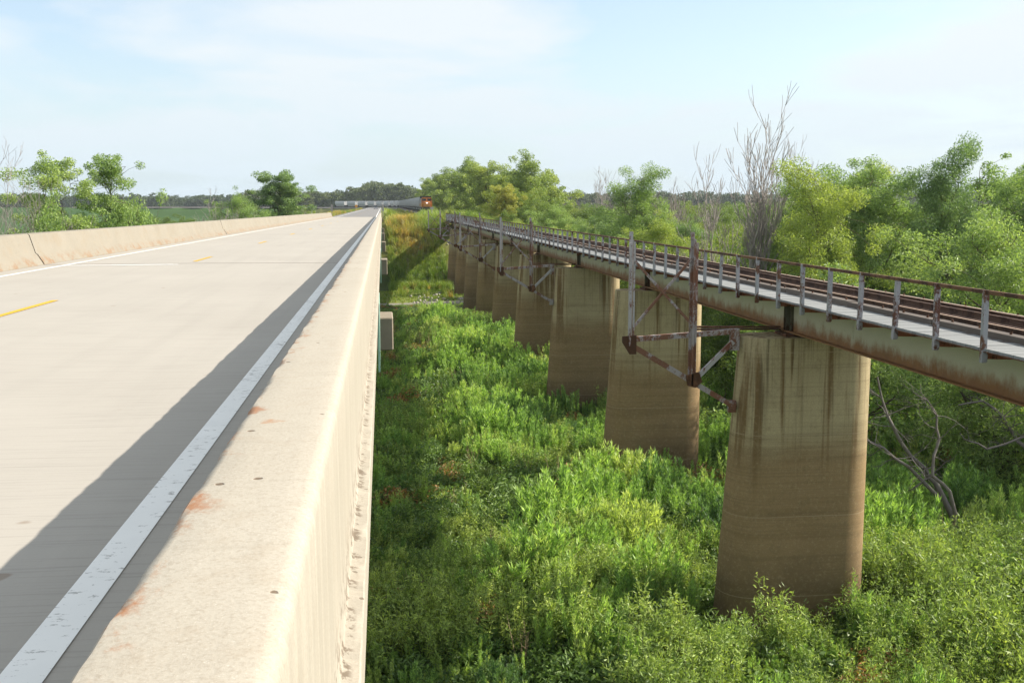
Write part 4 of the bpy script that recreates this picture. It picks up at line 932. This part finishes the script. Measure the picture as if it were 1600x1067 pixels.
# fallen tree and limbs behind the nearest pier
def limb(parent, pts, r0, r1, rg, twigs=10, tl=1.0):
    P = [np.array(p, float) for p in pts]; segs = []
    D = []
    for a, b in zip(P[:-1], P[1:]):
        for t in (0, .5): D.append(a + (b - a) * t + (rg.normal(0, .05, 3) if t else 0))
    D.append(P[-1]); n = len(D) - 1; rr = np.linspace(r0, r1, n + 1)
    for i in range(n): segs.append((D[i], D[i+1], rr[i], rr[i+1]))
    for _ in range(twigs):
        i = rg.integers(n // 3, n); p = D[i]; d = rg.normal(size=3) + np.array([-.6, 0, .5]); d /= np.linalg.norm(d); L = tl * rg.uniform(.4, 1.3); r = rr[i] * .35 + .006
        for s_ in range(4):
            d = d + rg.normal(0, .2, 3); d /= np.linalg.norm(d); q = p + d * L / 4; segs.append((p, q, r, r * .75)); r *= .75; p = q
            if rg.random() < .5:
                e = d + rg.normal(0, .6, 3); e /= np.linalg.norm(e); segs.append((p, p + e * L * .35, r * .7, .006))
    V, F = tubes(segs); return place('limb', np_mesh('limb', V, [F], [M['snag']], smooth=True), parent)
rg = np.random.default_rng(77)
fallen = tag(empty('fallen_tree', (20.9, 36, gz(20.9, 36))), 'grey dead tree with bare crooked limbs sticking out of the weeds behind the nearest pier', 'dead tree')
fb = np.array([20.9, 36, gz(20.9, 36)])
def W(L): return [np.array(p) - fb for p in L]
limb(fallen, W([(21.9, 35.4, -.3), (20.96, 36.0, 2.17), (20.62, 36.2, 2.68), (19.65, 36.4, 3.75), (19.18, 36.6, 4.73), (18.79, 36.8, 6.22)]), .13, .035, rg, 20, 1.5)
limb(fallen, W([(20.9, 35.6, 1.7), (19.83, 36.0, 2.84), (18.96, 36.4, 3.52), (18.29, 36.6, 3.84), (17.5, 36.8, 4.2)]), .08, .03, rg, 12, 1.2)
limb(fallen, W([(21.3, 35, .3), (20.96, 35.0, 2.1), (20.35, 35.2, 2.68), (20.47, 35.4, 3.39), (20.78, 35.6, 4.0), (20.74, 35.8, 4.85), (20.41, 36.0, 5.44), (20.04, 36.2, 5.66)]), .085, .02, rg, 20, 1.3)
fal2 = tag(empty('fallen_branch', (27.5, 37, gz(27.5, 37))), 'long dead branch drooping low at the right edge under the railway girder', 'branch')
fb = np.array([27.5, 37, gz(27.5, 37)])
limb(fal2, W([(27.6, 36.9, 3.9), (26.25, 37.0, 3.94), (25.25, 37.2, 3.58), (23.88, 37.4, 3.08), (23.24, 37.6, 3.37), (22.93, 37.8, 3.67)]), .075, .022, rg, 14, 1.0)
limb(fal2, W([(27.6, 36.9, -.3), (27.5, 36.9, 2), (27.6, 36.9, 3.9)]), .16, .11, rg, 2, .6)
limb(fal2, W([(27.55, 38.8, 1.8), (26.93, 40.0, 2.7), (26.31, 40.2, 3.74), (25.48, 40.4, 4.42), (24.3, 40.3, 4.3)]), .10, .035, rg, 20, 1.3)

# ------------------------------------------------------------------ undergrowth: plants scattered over the ground
def pmesh(name, leaves, stems, ml, ms):
    Vs, Fs, mi, at = [], [], [], []; b = 0
    LV, LF = leaves; Vs.append(LV); Fs.append(LF); mi.append(np.zeros(len(LF))); at.append(np.random.default_rng(len(LF)).uniform(0, 1, len(LF))); b = len(LV)
    if stems is not None:
        V, F = stems; Vs.append(V); Fs.append(F + b); mi.append(np.ones(len(F))); at.append(np.full(len(F), .5))
    return np_mesh(name, np.concatenate(Vs), Fs, [ml, ms], np.concatenate(mi), np.concatenate(at))
def weed_clump_old(seed, H, n, spread, lL, lW, per):
    """upright plume weeds: stems ringed with narrow rising leaves"""
    rg = np.random.default_rng(seed); segs, cen, ax = [], [], []
    for i in range(n):
        p = np.array([rg.normal(0, spread), rg.normal(0, spread), 0]); h = H * rg.uniform(.6, 1.1); d = np.array([rg.normal(0, .13), rg.normal(0, .13), 1.])
        top = p + d * h; segs.append((p, top, .008, .004))
        t = rg.uniform(.12, 1.0, per) ** .8; a = rg.uniform(0, 6.28, per); out = np.stack([np.cos(a), np.sin(a), np.zeros(per)], -1)
        w_ = (.11 * np.sin(np.pi * np.clip(t * .9 + .08, 0, 1)) + .025)[:, None] * H / 1.3
        cen.append(p + d * h * t[:, None] + out * w_ * rg.uniform(.3, 1.1, (per, 1))); ax.append(out + np.array([0, 0, 1.]) * rg.uniform(.3, 1.5, (per, 1)))
    L = leaf_quads(rg, np.concatenate(cen), np.concatenate(ax), lL, lW)
    return pmesh('weed', L, tubes(segs), M['weed'], M['stem'])
def weed_clump(seed, H, n, spread, lL, lW, per):
    rg = np.random.default_rng(seed); segs, cen, ax = [], [], []
    for i in range(n):
        p = np.array([rg.normal(0, spread), rg.normal(0, spread), 0]); h = H * rg.uniform(.62, 1.1); d = np.array([p[0] * .5 + rg.normal(0, .07), p[1] * .5 + rg.normal(0, .07), 1.])
        segs.append((p, p + d * h, .009, .004)); lo = rg.uniform(.2, .42)
        t = lo + (1 - lo) * rg.uniform(0, 1, per) ** .8; a = rg.uniform(0, 6.28, per); out = np.stack([np.cos(a), np.sin(a), np.zeros(per)], -1)
        w_ = (.075 * np.sin(np.pi * np.clip((t - lo) / (1 - lo) * .85 + .1, 0, 1)) ** .6 + .01)[:, None]
        cen.append(p + d * h * t[:, None] + out * w_ * rg.uniform(.25, 1.1, (per, 1))); ax.append(out * rg.uniform(.3, 1.0, (per, 1)) + np.array([0, 0, 1.]))
    L = leaf_quads(rg, np.concatenate(cen), np.concatenate(ax), lL, lW)
    return pmesh('weed', L, tubes(segs), M['weed'], M['stem'])
def scrub_clump(seed, H, n, lL, lW, per, spread=.5, matl='scrub'):
    rg = np.random.default_rng(seed); segs, cen, ax = [], [], []
    for i in range(n):
        a = rg.uniform(0, 6.28); s_ = rg.uniform(.05, spread); h = H * rg.uniform(.55, 1.08); p = np.array([rg.normal(0, .2), rg.normal(0, .2), 0])
        q = p + np.array([math.cos(a) * s_ * h, math.sin(a) * s_ * h, h]); P = curve_pts(p, q, rg, 4, .06, .03)
        for k in range(4): segs.append((P[k], P[k+1], .011 - k * .002, .009 - k * .002))
        t = rg.uniform(.2, 1.0, per) * 4; c = np.stack([np.interp(t, np.arange(5), P[:, k]) for k in range(3)], -1); o = rg.normal(size=(per, 3)); o /= np.linalg.norm(o, axis=1, keepdims=True)
        cen.append(c + o * rg.uniform(.02, .16, (per, 1)) * H / 1.8); ax.append(o + np.array([0, 0, .25]))
    L = leaf_quads(rg, np.concatenate(cen), np.concatenate(ax), lL, lW)
    return pmesh('scrub', L, tubes(segs), M[matl], M['stem'])
def dome_weed(seed, Rr, H, n, per, lL, lW):
    rg = np.random.default_rng(seed); segs, cen, ax = [], [], []
    for i in range(n):
        a = rg.uniform(0, 6.28); u = math.sqrt(rg.uniform(0, 1)); e = np.array([math.cos(a) * u * Rr, math.sin(a) * u * Rr, H * (1 - .62 * u * u) * rg.uniform(.75, 1.12)])
        p = np.array([e[0] * .45, e[1] * .45, 0]); segs.append((p, e, .009, .004)); t = rg.uniform(.35, 1.0, per) ** .7; d = e - p
        o = rg.normal(size=(per, 3)); o /= np.linalg.norm(o, axis=1, keepdims=True)
        cen.append(p + d * t[:, None] + o * .085 * rg.uniform(.2, 1.1, (per, 1))); ax.append(o * .7 + np.array([d[0] * .4, d[1] * .4, .9]))
    return pmesh('dome', leaf_quads(rg, np.concatenate(cen), np.concatenate(ax), lL, lW), tubes(segs), M['weed'], M['stem'])
def stalks(seed, H):
    rg = np.random.default_rng(seed); segs = []
    for i in range(7):
        p = np.array([rg.normal(0, .15), rg.normal(0, .15), 0]); d = np.array([rg.normal(0, .2), rg.normal(0, .2), 1.]); h = H * rg.uniform(.6, 1.1); segs.append((p, p + d * h, .012, .006))
        for q in range(4):
            b = p + d * h * rg.uniform(.4, .95); e = np.array([rg.normal(0, .6), rg.normal(0, .6), .6]); segs.append((b, b + e * .25 * H * .5, .006, .004))
    V, F = tubes(segs); return np_mesh('stalk', V, [F], [M['dry']])
def cover_clump(seed, r, h, n, lL, lW):
    rg = np.random.default_rng(seed); a = rg.uniform(0, 6.28, n); q = np.sqrt(rg.uniform(0, 1, n)) * r
    z = h * (1 - (q / r) ** 2) * rg.uniform(.25, 1.05, n) + .04
    cen = np.stack([q * np.cos(a), q * np.sin(a), z], -1); ax = rg.normal(size=(n, 3)) + np.stack([np.cos(a), np.sin(a), np.full(n, .1)], -1) * .6
    return pmesh('cover', leaf_quads(rg, cen, ax, lL, lW), None, M['cover'], M['stem'])
def grass_tuft(seed, H, n, r, bend=.5, wd=.014):
    rg = np.random.default_rng(seed); V, F = [], []; b = 0
    for i in range(n):
        a = rg.uniform(0, 6.28); p = np.array([rg.normal(0, r), rg.normal(0, r), 0]); h = H * rg.uniform(.5, 1.15); o = np.array([math.cos(a), math.sin(a), 0]); s_ = np.array([-math.sin(a), math.cos(a), 0]) * wd * rg.uniform(.6, 1.3)
        bd = bend * rg.uniform(.2, 1.2); pts = [p, p + o * h * bd * .25 + np.array([0, 0, h * .55]), p + o * h * bd * .9 + np.array([0, 0, h * (1 - .25 * bd)])]
        V += [pts[0] - s_, pts[0] + s_, pts[1] - s_ * .8, pts[1] + s_ * .8, pts[2]]; F.append(([b, b+1, b+3, b+2], [b+2, b+3, b+4])); b += 5
    Q = np.array([f[0] for f in F]); Tt = np.array([f[1] for f in F]); at = rg.uniform(0, 1, len(Q))
    return np_mesh('grass', np.array(V), [Q, Tt], [M['grass']], None, np.concatenate([at, at]))
def scatter(name, label, cat, protos, x, y, scl, tint, pick, seed, zoff=0.0):
    rg = np.random.default_rng(seed); n = len(x); z = G(x, y) + zoff
    me = bpy.data.meshes.new(name); me.vertices.add(n); me.vertices.foreach_set('co', np.stack([x, y, z], -1).astype(np.float32).ravel())
    def att(nm, v, t='FLOAT'):
        a = me.attributes.new(nm, t, 'POINT'); a.data.foreach_set('value', np.asarray(v, dtype=np.int32 if t == 'INT' else np.float32))
    att('scl', scl); att('tint', np.clip(tint, 0, 1)); att('pick', pick, 'INT'); att('rz', rg.uniform(0, 6.28, n)); att('tlt', rg.normal(0, .09, n))
    col = bpy.data.collections.new(name + '_forms')
    for i, p in enumerate(protos):
        col.objects.link(bpy.data.objects.new('%s_form_%02d' % (name, i), p))
    o = place(name, me); tag(o, label, cat, kind='stuff')
    ng = bpy.data.node_groups.new(name, 'GeometryNodeTree')
    ng.interface.new_socket('Geometry', in_out='INPUT', socket_type='NodeSocketGeometry'); ng.interface.new_socket('Geometry', in_out='OUTPUT', socket_type='NodeSocketGeometry')
    N = ng.nodes.new; gi, go = N('NodeGroupInput'), N('NodeGroupOutput'); ip = N('GeometryNodeInstanceOnPoints'); ci = N('GeometryNodeCollectionInfo')
    ci.inputs['Collection'].default_value = col; ci.inputs['Separate Children'].default_value = True; ci.inputs['Reset Children'].default_value = True
    def na(nm, t):
        a = N('GeometryNodeInputNamedAttribute'); a.data_type = t; a.inputs['Name'].default_value = nm; return a.outputs['Attribute']
    cx = N('ShaderNodeCombineXYZ'); ng.links.new(na('tlt', 'FLOAT'), cx.inputs[0]); ng.links.new(na('rz', 'FLOAT'), cx.inputs[2])
    er = N('FunctionNodeEulerToRotation'); ng.links.new(cx.outputs[0], er.inputs[0])
    ip.inputs['Pick Instance'].default_value = True
    for a, b in ((gi.outputs[0], ip.inputs['Points']), (ci.outputs[0], ip.inputs['Instance']), (na('pick', 'INT'), ip.inputs['Instance Index']), (er.outputs[0], ip.inputs['Rotation']), (na('scl', 'FLOAT'), ip.inputs['Scale']), (ip.outputs[0], go.inputs[0])): ng.links.new(a, b)
    md = o.modifiers.new('scatter', 'NODES'); md.node_group = ng
    return o
def pts(x0, x1, y0, y1, dens, seed, keep=None):
    rg = np.random.default_rng(seed); n = int((x1 - x0) * (y1 - y0) * dens); x = rg.uniform(x0, x1, n); y = rg.uniform(y0, y1, n); u = rg.uniform(0, 1, n)
    k_ = np.ones(n, bool)
    for p in PY: k_ &= ~((np.abs(y - p) < 1.15) & (x > 9.3) & (x < 15.4))
    if keep is not None: k_ &= keep(x, y, u)
    return x[k_], y[k_], rg
weeds = [weed_clump(s_, 1.55, 9, .13, .15, .022, 105) for s_ in (1, 2, 3, 4)] + [weed_clump(17, 1.5, 3, .07, .15, .022, 110)]
scrubs = [scrub_clump(s_, 1.9, 15, .12, .032, 62) for s_ in (5, 6, 7)]
domes = [dome_weed(s_, .95 + .1 * (s_ % 3), 1.6, 46, 56, .17, .03) for s_ in (61, 62, 63, 64)]
covers = [cover_clump(s_, .75, .55, 420, .12, .06) for s_ in (8, 9)] + [cover_clump(10, .6, .8, 380, .16, .035)]
tufts = [grass_tuft(s_, .95, 46, .14) for s_ in (12, 13)] + [grass_tuft(14, 1.2, 34, .12, .8, .018)]
FADE = lambda x, y, u: u < np.clip(1.15 - (y - 20) / 150, .42, 1)
inview = lambda x, y: (x / np.maximum(y, 1) < .80) & (x / np.maximum(y, 1) > -.12)
def zone(x, y): return vnoise(x, y, 5.5, 21) * .6 + vnoise(x, y, 2.0, 22) * .4
# plume weeds
x, y, rg = pts(-4, 62, 15, 131, 2.5, 101, lambda x, y, u: FADE(x, y, u) & inview(x, y) & (u < np.clip((zone(x, y) - .36) * 5, .06, 1)) & ((x > 3.5) | (u < .55)) & ((y > 32) | (x < 11) | (u < .3)))
hs = (.38 + .62 * vnoise(x, y, 6, 23) + .5 * vnoise(x, y, 2.2, 25)) * rg.uniform(.72, 1.22, len(x)) * np.where(x < 4, .75, 1.12) * np.clip((127 - y) / 16, .25, 1) * np.where((y < 28.4) & (x < 13.5) & (x > 6.5), .5, 1) * np.where((y < 33) & (x > 13), .8, 1)
scatter('weed_thicket', 'bright green plume weeds filling the valley floor between the bridges', 'weeds', weeds, x, y, hs, .62 + .6 * (vnoise(x, y, 4, 24) - .5) + rg.normal(0, .16, len(x)), rg.integers(0, 5, len(x)), 1)
x, y, rg = pts(-4, 62, 15, 131, .6, 131, lambda x, y, u: inview(x, y) & (u < np.clip((zone(x, y) - .32) * 4, .05, 1)) & ~((y > 22) & (y < 28.6) & (x > 6) & (x < 15)) & ((x > 3) | (u < .6)))
hs = (.5 + .85 * vnoise(x, y, 5, 26)) * rg.uniform(.7, 1.35, len(x)) * np.where(x < 4.5, .62, 1.2) * np.clip((125 - y) / 18, .2, 1)
scatter('weed_mounds', 'bushy bright green weed mounds rising among the plume weeds', 'weeds', domes, x, y, hs, .58 + .9 * (vnoise(x, y, 3, 27) - .5) + rg.normal(0, .2, len(x)), rg.integers(0, 4, len(x)), 21)
x, y, rg = pts(-2, 40, 20, 120, .05, 132, inview and (lambda x, y, u: inview(x, y)))
scatter('dry_stalks', 'dry brown stalks standing among the weeds', 'dead weeds', [stalks(s_, 1.7) for s_ in (1, 2)], x, y, rg.uniform(.6, 1.2, len(x)), np.zeros(len(x)), rg.integers(0, 2, len(x)), 22)
# silvery willow scrub
def scr(x, y, u):
    near = (y < 33 + 2 * vnoise(x, y, 4, 31)) & (x > 10.5) & ~((y > 24) & (y < 28.4) & (x < 13.5))
    p = np.zeros(len(x), bool)
    for q in PY: p |= (np.hypot(x - 8.2, (y - q - 4.5) * .7) < 3.2)
    return FADE(x, y, u) & inview(x, y) & ((near & (u < .95)) | (p & (u < .55)) | ((vnoise(x, y, 7, 32) > .66) & (u < .5)))
x, y, rg = pts(-4, 60, 15, 131, 2.4, 102, scr)
hs = (.62 + .55 * vnoise(x, y, 5, 33)) * rg.uniform(.75, 1.15, len(x)) * np.clip((125 - y) / 18, .2, 1) * np.where((x > 15) & (y < 32), 1.3, 1)
scatter('willow_scrub', 'silvery green willow scrub around the pier feet and lower right corner', 'scrub', scrubs, x, y, hs, .55 + .6 * (vnoise(x, y, 5, 34) - .5) + rg.normal(0, .14, len(x)), rg.integers(0, 3, len(x)), 2)
# low leafy cover
x, y, rg = pts(-6, 62, 15, 131, 2.6, 103, lambda x, y, u: FADE(x, y, u) & inview(x, y))
tn = .42 + .5 * (vnoise(x, y, 5, 42) - .5) + rg.normal(0, .13, len(x)); tn = np.where((vnoise(x, y, 2.6, 43) > .74) & (rg.uniform(0, 1, len(x)) < .7), .97, np.minimum(tn, .8))
scatter('ground_cover', 'low leafy ground cover with reddish patches under the weeds', 'ground cover', covers, x, y, rg.uniform(.7, 1.6, len(x)) * (.75 + .5 * vnoise(x, y, 4, 44)) * np.clip((129 - y) / 14, .25, 1), tn, rg.integers(0, 3, len(x)), 3)
# grass of the far bank
x, y, rg = pts(-4, 34, 139, 262, 3.2, 104, lambda x, y, u: ((y > 150 + 4 * vnoise(x, y, 6, 50)) | (u < .06)) & (track_dist(x, y) > 2.6) & (x > 1.0 - .0) & (u < np.clip(1.3 - (y - 150) / 110, .3, 1)))
tn = .28 + .7 * (vnoise(x, y, 9, 51) - .5) + rg.normal(0, .12, len(x)) + .62 * np.exp(-(((x - 3.8) / 3.0) ** 2 + ((y - 186) / 16) ** 2)) + np.where((y < 153) & (rg.uniform(0, 1, len(x)) < .35), .35, 0)
scatter('bank_grass', 'tall grass with orange dry patches on the bank between road and railway', 'grass', tufts, x, y, rg.uniform(.8, 1.5, len(x)) * (1 + .5 * (y > 175)), tn, rg.integers(0, 3, len(x)), 4)
x, y, rg = pts(-2, 20, 133, 152, 5.0, 105, lambda x, y, u: (np.abs(y - 134) > 1.4) | (u < .04))
scatter('mown_grass', 'short bright grass strip along the track under the bridges', 'grass', tufts, x, y, rg.uniform(.22, .4, len(x)), .3 + .4 * (vnoise(x, y, 4, 61) - .5) + rg.normal(0, .1, len(x)), rg.integers(0, 2, len(x)), 5)
x, y, rg = pts(-14, 24, 262, 620, .35, 106, lambda x, y, u: (track_dist(x, y) > 3.2) & ((x > .8) | (x < -11.5)))
scatter('verge_grass', 'rough dry grass verge along the distant road and railway', 'grass', tufts, x, y, rg.uniform(.7, 1.3, len(x)), .5 + .7 * (vnoise(x, y, 14, 62) - .5) + rg.normal(0, .12, len(x)), rg.integers(0, 3, len(x)), 6)
x, y, rg = pts(-17, -10.6, 203, 300, 1.0, 116, None)
scatter('left_verge_grass', 'dry orange grass by the road sign at the end of the left parapet', 'grass', tufts, x, y, rg.uniform(.9, 1.5, len(x)), .72 + rg.normal(0, .15, len(x)), rg.integers(0, 3, len(x)), 16)
# shrubs and young willows that fill the bottomland right of the railway
sh = [PROTO['bush_a'][1], PROTO['bush_b'][1]]
wf = leaf('thicket_leaf', [(0.0, (0.09, 0.14, 0.035)), (0.5, (0.16, 0.225, 0.05)), (1.0, (0.25, 0.29, 0.06))], 0.38, inst=True)
shm = []
for b in sh:
    c = b.copy(); c.materials.clear(); c.materials.append(wf); shm.append(c)
x, y, rg = pts(17, 120, 46, 200, .055, 107, lambda x, y, u: (x > 19 + 2 * u) & (x / y < 1.05) & (u < np.where(y < 75, .5, 1)) & (y > 60))
scatter('willow_thicket', 'dense green willow thicket spreading over the bottomland behind the railway bridge', 'thicket', shm, x, y, rg.uniform(.85, 1.55, len(x)), .6 + .8 * (vnoise(x, y, 18, 71) - .5) + rg.normal(0, .14, len(x)), rg.integers(0, 2, len(x)), 7)
x, y, rg = pts(20, 330, 200, 520, .012, 108, lambda x, y, u: (x > 34 + 8 * u) & (x / y < .9))
scatter('far_thicket', 'hazy green willow thicket in the far bottomland behind the bridge', 'thicket', shm, x, y, rg.uniform(1.2, 2.0, len(x)), .4 + .8 * (vnoise(x, y, 30, 72) - .5) + rg.normal(0, .14, len(x)), rg.integers(0, 2, len(x)), 8)
# grey leafless grove
dg = [np_mesh('bare', *(lambda t: (t[0], [t[1]]))(dead_tree(s_, 15, limbs=5, levels=3, spread=.25, tr=.13, tw=.03, dens=.8)), [M['dead_far']]) for s_ in (101, 102)]
x, y, rg = pts(50, 190, 190, 330, .022, 109, lambda x, y, u: (x / y > .16) & (x / y < .33) & (vnoise(x, y, 30, 73) > .35))
scatter('bare_grove', 'grey leafless grove behind the green thickets in the middle distance', 'dead trees', dg, x, y, rg.uniform(.85, 1.2, len(x)), np.zeros(len(x)), rg.integers(0, 2, len(x)), 9)
# far wood round the bottomland
fm = []
for key, sd in (('a', 201), ('b', 202), ('c', 203)):
    (V, F), (LV, LF, r) = make_tree(seed=sd, H=20, W=13, base=.02, nlimb=16, nsub=6, nleaf=34, lL=1.15, lW=.75, cR=1.7, droop=.1, tr=.3, shape=.45)
    fm.append(np_mesh('far_crown', LV, [LF], [M['far']], attr=r))
rg = np.random.default_rng(110); n = 3600
az = rg.uniform(R(-48), R(62), n); rr = np.where(az < R(-3), 1345, 1020) + 480 * rg.uniform(0, 1, n) ** 1.3
x = rr * np.sin(az); y = rr * np.cos(az)
k_ = (y > 1000) | (np.abs(x) > 450)
x, y = x[k_], y[k_]
scatter('far_wood', 'dark bluish green wood along the whole horizon', 'wood', fm, x, y, rg.uniform(.9, 1.25, len(x)), .35 + .8 * (vnoise(x, y, 90, 74) - .5) + rg.normal(0, .15, len(x)), rg.integers(0, 3, len(x)), 10)
x2 = rg.uniform(-130, 60, 260); y2 = 975 + rg.uniform(0, 40, 260)
scatter('far_tree_belt', 'lighter green tree belt behind the curving train', 'wood', fm, x2, y2, rg.uniform(.7, 1.25, 260), .85 + rg.normal(0, .12, 260), rg.integers(0, 3, 260), 11)
x3 = rg.uniform(-75, -24, 110); y3 = rg.uniform(240, 330, 110)
scatter('left_scrub', 'dark green scrub between the left trees and the distant field', 'scrub', shm, x3, y3, rg.uniform(.8, 1.5, 110), .3 + rg.normal(0, .15, 110), rg.integers(0, 2, 110), 12)
# left bottomland under and beyond the road bridge
x, y, rg = pts(-40, -11, 20, 130, .06, 111, None)
scatter('left_thicket', 'low green scrub on the valley floor left of the road bridge', 'scrub', shm, x, y, rg.uniform(.35, .7, len(x)), .5 + rg.normal(0, .15, len(x)), rg.integers(0, 2, len(x)), 13)
# riprap stones by the path and abutment
sm = []
for s_ in range(3):
    rg = np.random.default_rng(300 + s_); a = np.array([(x_, y_, z_) for x_ in (-1, 1) for y_ in (-1, 1) for z_ in (-1, 1)], float) * .24 * rg.uniform(.6, 1.2, (8, 3))
    sm.append(np_mesh('stone', a, [np.array([(0,1,3,2),(4,6,7,5),(0,4,5,1),(2,3,7,6),(0,2,6,4),(1,5,7,3)])], [M['stone']]))
rg = np.random.default_rng(120); n = 42
x = np.concatenate([rg.normal(7.0, 2.4, n), rg.normal(8.5, 1.5, n)]); y = np.concatenate([rg.normal(138, 3.5, n), rg.normal(168, 6, n)])
scatter('riprap', 'scattered pale broken stones on the slope by the far piers', 'stones', sm, x, y, rg.uniform(.3, 1.0, 2 * n), np.zeros(2 * n), rg.integers(0, 3, 2 * n), 14, .05)
# a few dry stalks standing among the weeds
# the air of a humid summer day
hz = MB().box(-5200, 5200, -300, 5200, -3.0, 36).mesh('haze', None)
k = bpy.data.materials.new('haze_air'); k.use_nodes = True; k.node_tree.nodes.clear()
pv = k.node_tree.nodes.new('ShaderNodeVolumePrincipled'); pv.inputs['Color'].default_value = (0.86, 0.93, 1, 1); pv.inputs['Density'].default_value = 0.00010; pv.inputs['Anisotropy'].default_value = 0.35
vo = k.node_tree.nodes.new('ShaderNodeOutputMaterial'); k.node_tree.links.new(pv.outputs[0], vo.inputs['Volume'])
hz.materials.append(k); tag(place('haze', hz), 'thin summer haze over the valley', 'haze', kind='stuff')
